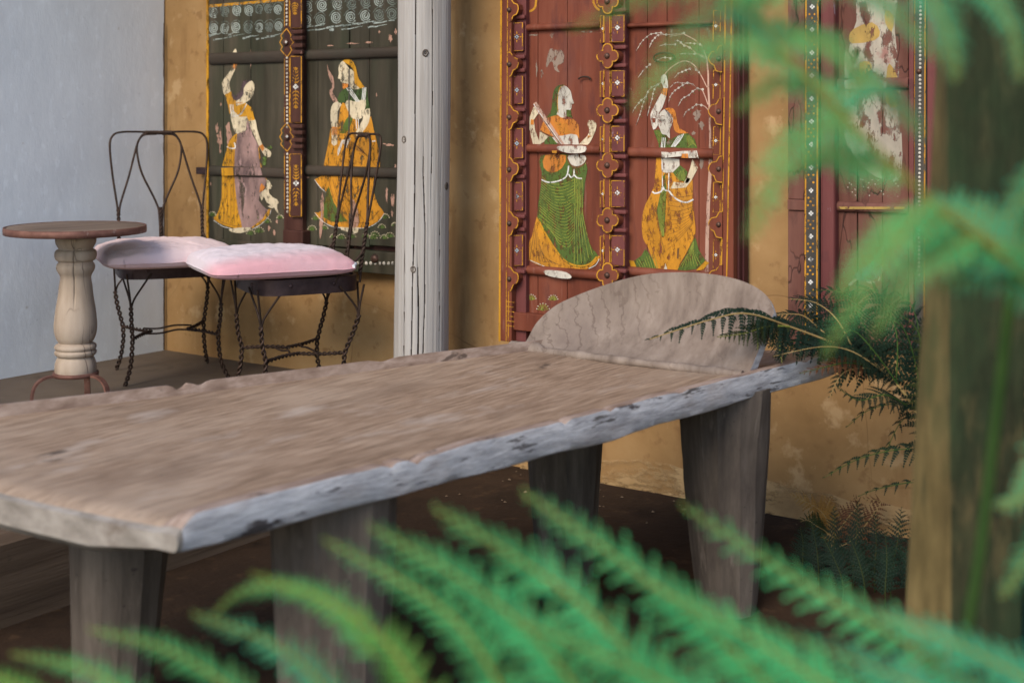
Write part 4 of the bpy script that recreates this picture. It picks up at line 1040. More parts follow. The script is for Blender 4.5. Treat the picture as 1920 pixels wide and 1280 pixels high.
    # iron ring pulls
    for x, y, r in ((1097, 148, 12), (1246, 106, 22)):
        b = MB(); c = W(x, y, F + .008); k = off_scale(x, y, F); R_ = r * k
        b.tube([c + Vector((R_ * math.cos(a), -.006 * math.sin(a * .5), R_ * .42 * math.sin(a) - R_ * .1)) for a in [math.pi * (i / 16) * (2 if r > 20 else 1) for i in range(17)]], .0032, 6)
        b.build('ring_pull', M['iron'], t)
    # ---- paint
    z5 = zf(930, 0, 4.268); z6 = zf(930, 280, 3.556); z7 = zf(1160, 40, 4.924); z8 = zf(1160, 270, 4.924)
    p = Painter(F); nzr = random.Random(12)
    p.poly(z5([(435,390),(470,400),(520,400),(545,440),(540,500),(500,520),(490,545),(510,580),(470,560),(455,500),(430,500),(410,540),(400,520),(412,450)]), 'bare_wood', 2)
    for x, y, w_, h in [(1006, 130, 3, 26), (1016, 138, 5, 14), (1035, 66, 7, 8), (1100, 60, 22, 3), (1000, 66, 14, 3), (1260, 60, 8, 24), (1308, 215, 12, 22), (1315, 235, 8, 14), (1316, 300, 14, 30), (1330, 350, 4, 40), (992, 480, 4, 10), (990, 300, 5, 50), (1212, 470, 4, 9), (1328, 62, 5, 20), (1300, 250, 6, 6), (1255, 268, 10, 9)]:
        n_ = 18; p.poly([(x + w_ * .75 * math.cos(2*math.pi*i/n_) * nzr.uniform(.35, 1.15), y + h * .65 * math.sin(2*math.pi*i/n_) * nzr.uniform(.4, 1.15)) for i in range(n_)], 'bare_wood', 0, False)
    p.line(z5([(255,95),(295,80),(318,40),(320,-60)]), 4, 'yellow_line', 5); p.line(z5([(830,85),(800,60),(780,20),(776,-60)]), 4, 'yellow_line', 5)
    for x, y, w_ in [(996, 562, 18), (1037, 563, 18), (1018, 582, 24), (1000, 604, 26), (1075, 590, 22), (1060, 575, 18), (1030, 606, 18), (1100, 570, 18)]: tuft(p, x, y, w_, 'green_line', 'ivory')
    p.build('painted_ground', t)
    g = Painter(F + .0012)
    g.poly(z5([(548,680),(500,684),(465,720),(450,800),(443,880),(402,942),(470,937),(497,900),(492,780),(512,710)]), 'green', 2)
    g.poly(z5([(565,868),(598,880),(614,948),(565,930)]), 'green', 1, False)
    g.poly(z6([(300,40),(590,55),(592,230),(580,430),(600,560),(640,660),(682,715),(600,782),(520,782),(450,742),(360,632),(300,522),(275,440),(298,250),(305,150)]), 'green', 2)
    g.poly(z6([(272,450),(300,522),(372,642),(450,746),(540,786),(620,776),(682,710),(686,732),(622,792),(560,802),(450,797),(330,787),(220,737),(200,662),(240,580)]), 'marigold', 2)
    g.poly(z5([(350,1045),(425,1090),(400,1125),(340,1162),(295,1152),(268,1040),(268,940),(298,860),(330,838),(352,880),(330,920),(302,960),(312,1040),(345,1130)]), 'cream', 1)
    g.poly(z5([(520,1083),(600,1070),(652,1080),(664,1165),(545,1165),(460,1135),(448,1100)]), 'ivory', 1)
    g.poly(z5([(418,940),(480,923),(540,955),(622,955),(662,1000),(667,1112),(645,1080),(600,1072),(530,1087),(450,1092),(430,1080),(400,1070),(352,1042),(380,970)]), 'orange', 1)
    g.poly(z5([(420,1095),(440,1090),(490,1150),(490,1165),(385,1165),(390,1125)]), 'green', 1, False)
    g.poly(z5([(545,685),(580,708),(600,740),(610,790),(624,828),(606,836),(606,862),(592,882),(562,880),(562,932),(540,948),(485,918),(497,880),(492,780),(507,710)]), 'ivory', 2)
    g.poly(z5([(740,962),(790,970),(804,1010),(790,1060),(752,1140),(715,1166),(658,1162),(730,1090),(747,1040),(733,1000)]), 'cream', 2)
    g.poly(z5([(735,1085),(775,1088),(752,1142),(725,1130)]), 'orange', 0, False)
    g.poly(z5([(298,830),(322,816),(552,1160),(508,1166),(335,905)]), 'trunk_line', 0)
    g.poly(z6([(328,40),(466,40),(440,125),(372,156),(318,122)]), 'orange', 2); g.poly(z6([(475,40),(600,40),(594,95),(550,125),(505,120),(478,80)]), 'brown_line', 2)
    g.poly(z6([(485,40),(594,40),(590,88),(550,112),(510,108),(488,78)]), 'ivory', 2)
    g.poly(z5([(280,955),(302,960),(302,1000),(276,998)]), 'orange', 0, False)
    g.lift()
    g.line(z5([(302,835),(530,1165)]), 1.3, 'white_line', 1); g.line(z5([(345,915),(525,1165)]), 1.6, 'brown_line', 1)
    g.line(z5([(490,918),(520,945),(556,940)]), 1.5, 'orange', 4); g.line(z5([(497,905),(492,800),(510,705),(545,684)]), 1.4, 'yellow_line', 4)
    g.line(z5([(350,1050),(425,1092)]), 1.6, 'brown_line', 1)
    g.line(z5([(530,775),(555,780),(572,768)]), .8, 'brown_line', 3); g.line(z5([(595,835),(618,832)]), .8, 'brown_line', 1); g.line(z5([(588,860),(605,858)]), 1, 'brown_line', 1)
    for k in range(5): g.line(z5([(470 + 22*k, 965 + 6*k), (500 + 18*k, 1030), (540 + 14*k, 1070)]), 1, 'yellow_line', 4)
    for k in range(21):
        y0 = 170 + k * 16; xl = 306 - 1.2 * k + max(0, k - 16) * 26; yl = y0 + 14 + max(0, k - 14) * 10
        g.line(z6([(xl, yl), (360 + 3*k, y0 + 56 + 4*k), (440 + 2*k, y0 + 62 + 5*k), (518, y0 + 34 + 4*k)]), 1.25, 'green_line', 6)
    for k in range(6): g.line(z6([(524 + 11*k, 190), (524 + 11*k, 430), (522 + 24*k, 770 - 9*k*k*.3)]), 1.3, 'green_line', 6)
    g.line(z6([(280,455),(312,530),(378,640),(455,738),(540,776),(620,766),(672,716)]), 3.2, 'yellow', 6)
    for k in range(10): g.line(z6([(262 + 6*k, 500 + 28*k), (240 + 14*k, 640 + 12*k), (225 + 22*k, 735 + 4*k)]), .8, 'brown_line', 4)
    g.lift()
    g.line(z6([(304,203),(350,220),(420,210),(470,178),(485,110)]), 2.6, 'white_line', 5); g.line(z6([(484,165),(500,187),(518,172),(520,132)]), 2.4, 'white_line', 5); g.line(z6([(518,165),(540,190),(573,195)]), 2.4, 'white_line', 5)
    g.line(z6([(228,740),(330,784)]), 1.4, 'white_line', 1); g.line(z6([(618,795),(665,770),(688,730)]), 1.2, 'white_line', 4)
    g.build('painted_figure', t)
    q = Painter(F + .0226)
    q.poly(z5([(490,1172),(560,1168),(640,1168),(720,1172),(712,1215),(640,1228),(560,1222),(500,1200)]), 'ivory', 2); q.poly(z5([(445,1205),(490,1205),(485,1226),(450,1226)]), 'marigold', 1)
    q.poly(z6([(325,806),(400,808),(470,820),(505,850),(480,862),(400,855),(330,835)]), 'ivory', 2); q.build('paint_on_batten', t)
    # dancer beneath the flowering tree
    g = Painter(F + .0012)
    tr = z7([(848,1270),(846,1100),(838,800),(828,620),(826,480),(812,340),(770,230),(700,170),(600,118),(470,140)])
    for i in range(len(tr) - 1): g.line([tr[i], tr[i+1]], 4.2 - .32 * i, 'trunk_line', 1)
    g.line(z8([(850,0),(845,250),(830,500),(818,850),(812,1180)]), 6.5, 'trunk_line', 5)
    for br in ([(825,770),(800,700),(775,640)], [(815,610),(760,500),(700,410),(620,368),(540,390),(450,460),(400,540)], [(812,345),(760,310),(700,300)], [(812,350),(720,300),(650,240),(560,200)], [(835,830),(800,790),(760,772)]):
        g.line(z7(br), 1.9, 'trunk_line', 5)
    g.lift()
    for ch in ([(600,110),(440,125),(390,108),(345,112),(300,120),(260,145),(228,175),(200,210),(162,275)], [(440,125),(365,130),(335,155),(312,182),(296,210),(282,248)], [(750,215),(700,208),(662,203),(610,203)], [(655,245),(605,228),(575,195),(545,180),(512,182)], [(700,303),(650,303),(615,300),(565,303)], [(520,215),(430,215),(375,230)], [(480,345),(430,335),(385,345),(330,378)], [(288,400),(258,425),(225,460),(180,520)], [(775,630),(728,620),(683,583),(635,570),(583,572),(547,563),(513,575),(475,612)], [(728,620),(683,648),(648,682),(607,703),(580,727),(548,785)], [(635,570),(590,592),(553,616),(520,640),(495,667),(475,700),(460,750)], [(763,775),(718,770),(682,798),(648,818),(620,838),(596,885)], [(658,440),(620,452),(585,468),(550,484),(515,522)], [(400,560),(360,587),(330,628),(317,670),(308,718),(297,758),(285,795),(265,875)], [(360,587),(305,612),(270,652),(250,700),(232,742),(217,787),(206,828),(195,862),(160,962)], [(250,700),(208,730),(185,755),(150,800),(125,845)], [(715,450),(740,470),(700,430)]):
        q2 = z7(ch); n_ = len(q2)
        for i, (x, y) in enumerate(q2[:-1]):
            r = 2.7 * (1 - .45 * i / n_)
            for k in range(5): g.dot(x + r * .55 * math.cos(k * 1.257), y + r * .55 * math.sin(k * 1.257), r * .42, 'ivory', 5)
            if i % 2: g.dot(x + 3, y + 4, 1.0, 'leaf_line', 5)
        g.line(q2, .8, 'ivory', 4)
        a, b = q2[-2], q2[-1]; g.line([(a[0]*.6 + b[0]*.4, a[1]*.6 + b[1]*.4), b], 1.8, 'ivory', 1, True)
    g.poly(z8([(250,960),(290,1030),(365,1180),(195,1210),(140,1080),(210,1030)]), 'green', 1); g.poly(z8([(705,850),(740,980),(802,1075),(720,1152),(540,1180),(650,970)]), 'green', 1, False)
    g.poly(z8([(92,1070),(140,1080),(197,1208),(150,1200),(115,1140)]), 'yellow', 0); g.poly(z8([(800,1078),(836,1095),(780,1162),(713,1168)]), 'yellow', 0, False)
    g.poly(z8([(350,80),(400,140),(412,260),(500,265),(560,340),(640,350),(682,330),(682,500),(702,700),(707,830),(652,960),(562,1110),(530,1180),(410,1182),(370,1182),(310,1060),(265,940),(225,870),(213,700),(250,550),(330,380)]), 'marigold', 2)
    g.poly(z8([(428,270),(442,420),(422,850),(405,862),(362,680),(350,620),(390,430),(410,300)]), 'green', 1)
    g.poly(z8([(500,265),(570,198),(636,258),(612,352),(560,330)]), 'green', 1)
    g.poly(z7([(325,1010),(370,1000),(440,1040),(460,1100),(590,1035),(640,1035),(702,1090),(727,1172),(610,1180),(520,1165),(460,1165),(370,1172),(370,1130),(340,1060)]), 'green', 1)
    g.poly(z7([(400,498),(440,500),(457,600),(452,620),(440,690),(402,800),(372,850),(362,960),(320,1002),(300,930),(293,860),(330,780),(390,670),(415,620),(388,550)]), 'ivory', 2)
    g.poly(z7([(415,618),(454,620),(440,692),(390,668)]), 'orange', 0)
    g.poly(z7([(425,812),(480,800),(522,830),(542,940),(580,1000),(642,1030),(560,1037),(510,1000),(500,900),(470,860)]), 'orange', 2)
    g.poly(z7([(368,870),(420,813),(472,850),(502,900),(490,960),(472,1000),(472,1082),(440,1050),(400,1042),(380,990),(363,950)]), 'ivory', 2)
    g.poly(z7([(425,815),(455,825),(478,860),(470,890),(450,850)]), 'hair', 2)
    g.poly(z8([(425,130),(560,140),(562,200),(500,262),(440,267),(408,260),(408,140)]), 'ivory', 1)
    g.poly(z8([(680,140),(732,220),(712,260),(670,340),(620,402),(510,412),(478,412),(508,350),(600,360),(630,310),(660,220)]), 'cream', 1)
    g.poly(z8([(630,308),(662,322),(640,360),(612,362)]), 'orange', 0, False)
    g.poly(z8([(432,1100),(455,1180),(412,1180)]), 'ivory', 0)
    g.lift()
    for k in range(4): g.line(z7([(600 - 16*k, 1040 + 6*k), (565 - 14*k, 1100), (515 - 10*k, 1160)]), 2.0 if k == 0 else 1.3, 'white_line', 4)
    for xx in (400, 412, 430): g.line(z7([(xx, 1075), (xx - 8, 1180)]), 1.6, 'white_line', 1)
    g.line(z8([(400,130),(405,390)]), 2, 'white_line', 1); g.line(z8([(463,270),(460,430)]), 2, 'white_line', 1)
    for k in range(9): g.line(z7([(340 + 3*k, 1010 + 14*k), (375, 1022 + 12*k), (400, 1040 + 9*k)]), .9, 'green_line', 3)
    for k in range(9): g.line(z7([(610 + 5*k, 1070 + 10*k), (655 + 4*k, 1060 + 9*k), (690 + 4*k, 1100 + 8*k)]), .9, 'green_line', 3)
    for k in range(8): g.line(z8([(515 + 14*k, 280 - 8*k + abs(k-4)*2), (540 + 10*k, 310 - 3*k), (560 + 8*k, 340)]), .9, 'green_line', 3)
    for k in range(7): g.line(z8([(400 + 6*k, 420), (365 + 9*k, 640), (400 + 3*k, 850)]), .9, 'green_line', 4)
    for k in range(8): g.line(z8([(160 + 24*k, 1070 - 8*k), (200 + 22*k, 1130), (215 + 22*k, 1200)]), 1.1, 'green_line', 3)
    for k in range(8): g.line(z8([(690 - 4*k, 900 + 8*k), (700 - 12*k, 1000 + 8*k), (760 - 30*k, 1120 + 4*k)]), 1.1, 'green_line', 3)
    for k in range(12): g.line(z8([(450, 470 + 46*k), (560, 490 + 46*k - 2*k*k*.5), (690, 470 + 40*k - k*k*1.5)]), .6, 'brown_line', 4)
    g.line(z8([(300,560),(350,650),(400,900),(430,1000)]), .8, 'brown_line', 4); g.line(z8([(705,840),(600,1060),(545,1160)]), .8, 'brown_line', 4)
    g.lift()
    g.line(z8([(310,438),(335,455),(390,440),(408,400),(425,426),(465,430)]), 3, 'white_line', 5); g.line(z8([(465,435),(510,490),(570,528),(630,538),(690,512)]), 3, 'white_line', 5)
    g.line(z7([(380,915),(400,905),(430,912),(405,920),(380,915)]), .9, 'strip_black', 3); g.line(z7([(395,1000),(415,1005)]), .9, 'brown_line', 1); g.line(z7([(378,890),(400,872),(430,880)]), .8, 'brown_line', 3)
    g.poly(z7([(312,895),(338,895),(338,936),(312,936)]), 'red_board', 0)
    g.poly(z8([(540,960),(560,955),(552,1060),(538,1058)]), 'brown_line', 0, False)
    g.build('painted_figure', t)
    q = Painter(F + .0226)
    q.poly(z8([(395,72),(480,78),(580,66),(722,62),(738,132),(640,128),(590,112),(395,132)]), 'ivory', 0); q.poly(z8([(585,90),(640,90),(645,132),(575,128)]), 'orange', 1)
    q.build('paint_on_batten', t)
red_panel()

# ---------------------------------------------------------------- worn panel on the right
def worn_panel():
    base = W(1620, 640, 0); t = thing('painted_panel', (base.x, 0, base.z), 'worn red-brown painted door panel with a flaked pale figure, behind the ferns', 'painted panel', 'painted wooden panels hung on the ochre wall')
    F = .04; BOT = 650
    board('backing_board', M['dark_red'], t, 1480, 1762, -90, BOT, .003, .010, 0)
    for y0, y1 in ((-90, 158), (159, 374), (395, BOT)): board('side_board', M['old_red'], t, 1477, 1508.5, y0, y1, .004, F + .008)
    board('side_block', M['old_red'], t, 1476, 1509, 374.5, 394.5, .004, F + .016)
    board('flower_strip', M['strip_black'], t, 1509, 1536, -90, BOT, .004, F + .018)
    board('moulding', M['purple_red'], t, 1537, 1564, -90, BOT, .004, F + .034, .010)
    for a, b in ((1565, 1606.4), (1608.6, 1654), (1654.6, 1703)): board('plank', M['old_red'], t, a, b, -90, BOT, .011, F - .004)
    for y0, y1 in ((146, 168), (380, 400)): bar('batten', M['old_red'], t, 1566, 1702, y0, y1, F - .006, F + .014)
    board('stile', M['purple_red'], t, 1703.5, 1713, -90, BOT, .011, F + .020)
    board('bead_strip', M['strip_black'], t, 1713.5, 1737, -90, BOT, .011, F + .012)
    board('side_board', M['purple_red'], t, 1738, 1764, -90, BOT, .004, F + .028)
    p = Painter(F + .0185)
    for xx in (1511.5, 1533.5): p.line([(xx, -90), (xx - 2.0, BOT)], 3, 'yellow_line', 1)
    p.lift()
    y = -30; k = 0
    while y < 620:
        x = 1523 - y * .006
        flower(p, x, y, 4.4)
        for dx, dy in ((-5, 14), (4, 14), (-1, 21), (-6, 28), (4, 28)): p.dot(x + dx, y + dy, 2.2, 'yellow_line', 6)
        y += 43; k += 1
    p.build('painted_ornament', t)
    p = Painter(F + .0125)
    for xx in (1715, 1735): p.line([(xx, -90), (xx - 2.4, BOT)], 2.6, 'yellow_line', 1)
    p.build('painted_lines', t)
    b = MB(); y = -40
    while y < 520: dome(b, 1726 - .006 * y, y, 3.2, F + .012, .5, 0, 7); y += 7.6
    tag(b.build('bead_row', M['ivory'], t), kind='stuff')
    s_ = MB(); dome(s_, 1723, 134, 6, F + .012, .8); s_.build('stud', M['stud'], t)
    g = Painter(F - .004)
    g.poly([(1612,-60),(1690,-60),(1680,20),(1678,60),(1684,110),(1686,150),(1690,240),(1690,330),(1660,338),(1625,320),(1600,290),(1582,250),(1585,180),(1583,110),(1592,70),(1606,40)], 'ghost', 2)
    g.poly([(1600,55),(1635,42),(1650,60),(1640,76),(1598,82),(1592,70)], 'ghost_ochre', 2); g.poly([(1612,118),(1630,116),(1634,130),(1614,142)], 'ghost_ochre', 2, False); g.poly([(1664,126),(1672,124),(1684,150),(1682,200),(1660,190)], 'ghost_ochre', 2, False)
    g.poly([(1660,20),(1676,30),(1672,60),(1660,44)], 'ghost_ochre', 2, False)
    g.lift()
    for i in range(26):
        x = 1578 + random.Random(i).random() * 110; y = 335 + random.Random(i + 50).random() * 34; g.dot(x, y, 1.5, 'ghost', 5)
    g.line([(1592,535),(1610,522),(1640,530),(1652,510),(1654,470),(1656,462)], 5, 'ghost', 5, up=True); g.poly([(1600,520),(1620,500),(1645,492),(1652,512),(1630,528)], 'teal_dim', 2)
    g.line([(1655,500),(1654,468)], 3, 'ghost_ochre', 1); g.dot(1662, 460, 5, 'ghost'); g.dot(1656, 464, 3, 'ghost')
    g.build('painted_figure', t)
    q = Painter(F + .0146); q.poly([(1583,151),(1600,148),(1640,150),(1662,153),(1662,166),(1620,166),(1584,167)], 'ghost', 1)
    q.line([(1572,390),(1696,390)], 4.5, 'ghost_ochre', 1); q.build('paint_on_batten', t)
worn_panel()
# ------------------------------------------------------------------ leaning garden post close to the camera
def garden_post():
    d = 1.95
    def edge(px0, px1, dd):                   # px at photo row 100 and at row 1280
        a, b = P(px0, 100, dd), P(px1, 1280, dd); k = (b - a) / (b.z - a.z)
        return lambda z: a + k * (z - a.z)
    e = [edge(1757, 1689, d + .07), edge(1777, 1787, d), edge(1935, 1915, d + .015), edge(1920, 1898, d + .15), edge(1770, 1720, d + .19)]
    base = (e[0](0) + e[2](0)) / 2
    t = thing('garden_post', (base.x, base.y, 0), 'leaning squared timber post in the foreground, mossy on the side coloured dark for shade, tan on the lit edge', 'post')
    rows = []
    NZ = 60
    for j in range(NZ + 1):
        z = -.0 + 2.6 * j / NZ; r = []
        for k in range(5):
            a, c = e[k](z), e[(k+1) % 5](z)
            for u in (.03, .2, .4, .6, .8, .97):
                q = a.lerp(c, u); q = q + Vector((nz(q.x * 30, q.y * 30, z * 3), nz(q.x * 30, q.y * 30, z * 3 + 9), 0)) * .003
                r.append(q)
        rows.append(r)
    b = MB(); n = 30; fl = [v for r in rows for v in r]; b.v = [tuple(v) for v in fl]
    for i in range(NZ):
        for j in range(n):
            k = (j + 1) % n; b.f.append((i*n+j, i*n+k, (i+1)*n+k, (i+1)*n+j)); b.m.append(1 if (j < 5 or j >= 24) else 0); b.sm.append(True)  # lit face tan, shaded face mossy and darkened: light set into the colours
    b.f.append(tuple(range(NZ*n, NZ*n+n))); b.m.append(0); b.sm.append(False)
    b.build('timber', [M['moss_shade_wood'], M['tan_lit_wood']], t, sharp=40)
garden_post()

# ------------------------------------------------------------------ ferns
def leafmat(name, a, b_, c, tr):
    return mk(name, [(.3, a), (.5, b_), (.72, c)], 9, rough=.6, bump=0, trans=tr, spec=.12)
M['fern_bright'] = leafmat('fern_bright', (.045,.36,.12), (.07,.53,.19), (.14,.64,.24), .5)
M['fern_lime'] = leafmat('fern_lime', (.08,.36,.065), (.12,.48,.10), (.20,.58,.13), .5)
M['fern_teal'] = leafmat('fern_teal', (.03,.30,.16), (.05,.45,.24), (.085,.56,.30), .48)
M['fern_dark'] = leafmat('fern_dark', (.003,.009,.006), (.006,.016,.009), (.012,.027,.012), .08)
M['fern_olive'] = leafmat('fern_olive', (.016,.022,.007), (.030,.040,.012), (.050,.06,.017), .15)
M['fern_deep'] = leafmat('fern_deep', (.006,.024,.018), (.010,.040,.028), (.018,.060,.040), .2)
M['fern_brown'] = leafmat('fern_brown', (.16,.08,.02), (.26,.14,.035), (.36,.22,.06), .3)
M['fern_rust'] = leafmat('fern_rust', (.06,.022,.012), (.10,.04,.02), (.15,.07,.03), .2)
M['stem'] = leafmat('stem', (.10,.12,.02), (.16,.17,.035), (.22,.20,.05), 0)
M['stem_green'] = leafmat('stem_green', (.02,.045,.010), (.034,.068,.014), (.055,.10,.02), 0)
M['stem_tan'] = leafmat('stem_tan', (.20,.13,.05), (.28,.19,.075), (.36,.25,.10), 0)

def frond(parent, path, up, plen, n, mat, stem, tiers=2, bare=.0, seed=0, ang=28, droop=.25, srad=.003, sub=9, prof=None, name='frond', wide=.24, curl=0, fat=1, rib=1):
    rs = random.Random(seed)
    pts = catmull(path, 10); L = [0]
    for a, b_ in zip(pts, pts[1:]): L.append(L[-1] + (b_ - a).length)
    tot = L[-1]
    def at(u):
        d = u * tot
        for i in range(len(L) - 1):
            if L[i+1] >= d:
                k = (d - L[i]) / max(1e-9, L[i+1] - L[i]); return pts[i].lerp(pts[i+1], k), (pts[i+1] - pts[i]).normalized()
        return pts[-1], (pts[-1] - pts[-2]).normalized()
    b = MB()
    b.tube(pts, lambda u: srad * (1 - .85 * u) + .0004, 5, 1)
    up = Vector(up).normalized()
    def kite(base, dr, nn, ln, wd):
        wd *= fat
        sd = dr.cross(nn).normalized()
        tip = base + dr * ln - nn * ln * .12
        m_ = base + dr * ln * .38
        b.add([base, m_ + sd * wd + nn * wd * .12, tip, m_ - sd * wd + nn * wd * .12, m_ - nn * wd * .1], [(0, 1, 4), (1, 2, 4), (2, 3, 4), (3, 0, 4)], 0, False)
    for i in range(n):
        u = bare + (1 - bare) * (i + .5) / n; v = (u - bare) / (1 - bare)
        pf = prof(v) if prof else (min(1, .55 + v * 2.2) * (1 - v) ** .75 + .03)
        for sd in (-1, 1):
            p, tg = at(min(.999, u + sd * .25 / n))
            side = tg.cross(up).normalized() * sd; nn = side.cross(tg).normalized() * sd
            if nn.dot(up) < 0: nn = -nn
            ln = plen * pf * (1 + .30 * (rs.random() - .5)) * (.55 if rs.random() < .05 else 1)
            a = R(ang + 14 * v + 16 * (rs.random() - .5))
            dr = (side * math.cos(a) + tg * math.sin(a)).normalized()
            if tiers == 1:
                kite(p, (dr - Vector((0, 0, 1)) * droop * .6).normalized(), nn, ln, max(.0018, ln * wide * .5)); continue
            m = max(3, int(sub * (.4 + .6 * pf)))
            q = p; dd = dr.copy(); prev = [q]
            for k in range(m):
                w_ = (k + .5) / m
                dd = (dr - Vector((0, 0, 1)) * droop * w_ * 1.6 + tg * curl * w_).normalized()
                q = q + dd * (ln / m); prev.append(q)
                s2 = dd.cross(nn).normalized()
                pl2 = ln * wide * (1 - w_) ** .7 + .0008
                for s_ in (-1, 1):
                    d3 = (s2 * s_ * .86 + dd * .5 - Vector((0, 0, 1)) * droop * .35).normalized()
                    kite(q - dd * (ln / m) * .5, d3, nn, pl2 * (1 + .25 * (rs.random() - .5)), ln / m * .50)
            kite(q, dd, nn, ln / m * 1.2, ln / m * .3)
            b.tube(prev, .0007 + srad * .12, 3, rib, False)
    return b.build(name, [mat, stem], parent)

# --- blurred fern along the bottom of the view
def low_fern():
    base = P(1500, 1900, 1.12); base.z = 0
    t = thing('fern', base, 'bright green out-of-focus fern spreading across the bottom foreground', 'fern', 'ferns in the foreground')
    toc = (CAM - P(900, 1150, 1.0)).normalized()
    up = (Vector((0, 0, 1)) * .75 + toc * .65).normalized()
    blades = [
        ([(1900,1330,1.06),(1690,1200,1.08),(1500,1090,1.10),(1275,945,1.13)], 'fern_bright', 62),
        ([(1500,1340,1.00),(1320,1170,1.03),(1150,1040,1.05),(978,920,1.08)], 'fern_bright', 64),
        ([(1290,1350,.98),(1110,1150,1.00),(960,1040,1.02),(812,950,1.05)], 'fern_bright', 64),
        ([(1130,1360,.97),(1000,1190,.98),(850,1075,1.00),(690,985,1.03)], 'fern_bright', 60),
        ([(980,1360,.98),(870,1180,1.0),(745,1085,1.02),(605,1010,1.05)], 'fern_bright', 54),
        ([(830,1370,1.0),(730,1210,1.02),(610,1125,1.03),(470,1075,1.06)], 'fern_lime', 50),
        ([(660,1400,1.02),(600,1280,1.03),(500,1200,1.03),(360,1150,1.06)], 'fern_teal', 50),
        ([(520,1400,1.03),(430,1290,1.04),(310,1215,1.05),(165,1178,1.08)], 'fern_bright', 46),
        ([(330,1390,1.04),(250,1310,1.05),(150,1250,1.06),(20,1225,1.08)], 'fern_bright', 42),
        ([(150,1390,1.05),(80,1320,1.05),(0,1270,1.06),(-110,1250,1.08)], 'fern_lime', 40),
        ([(1700,1380,.96),(1560,1290,.98),(1400,1190,1.0),(1210,1090,1.02)], 'fern_bright', 62),
        ([(1440,1400,.93),(1300,1310,.95),(1160,1240,.96),(960,1160,.98)], 'fern_bright', 60),
        ([(700,1230,1.06),(640,1140,1.07),(540,1100,1.08),(450,1110,1.09),(395,1160,1.10)], 'fern_bright', 40),
        ([(1980,1420,.97),(1820,1330,.98),(1660,1260,1.0),(1480,1190,1.03)], 'fern_teal', 64),
        ([(2020,1330,1.0),(1900,1260,1.01),(1780,1200,1.03),(1640,1150,1.05)], 'fern_teal', 56),
    ]
    root = [P(x, y, d) for x, y, d in ((1960,1330,1.06),(1720,1370,1.0),(1440,1395,.95),(1130,1380,.96),(830,1385,.99),(520,1405,1.02),(150,1400,1.05),(-60,1390,1.07))]
    b = MB(); b.tube(catmull([Vector((base.x, base.y, 0)), (Vector((base.x, base.y, .3)) * .5 + root[0] * .5) + Vector((.1, -.05, .05))] + root, 10), lambda u: .0050 * (1 - .7 * u), 6); b.build('stalk', M['stem_green'], t)
    for i, (pp, mt, wpx) in enumerate(blades):
        path = [P(*q) for q in pp]
        frond(t, path, up, wpx / FPX * (1.42 if pp[0][0] > 1000 else 1.12), 19, M[mt], M['stem'], 2, 0, i, 30, .12, .0016, 6, fat=1.15, prof=lambda v: min(1, .8 + v) * (1 - v) ** .62 + .04, name='frond', wide=.25)
low_fern()

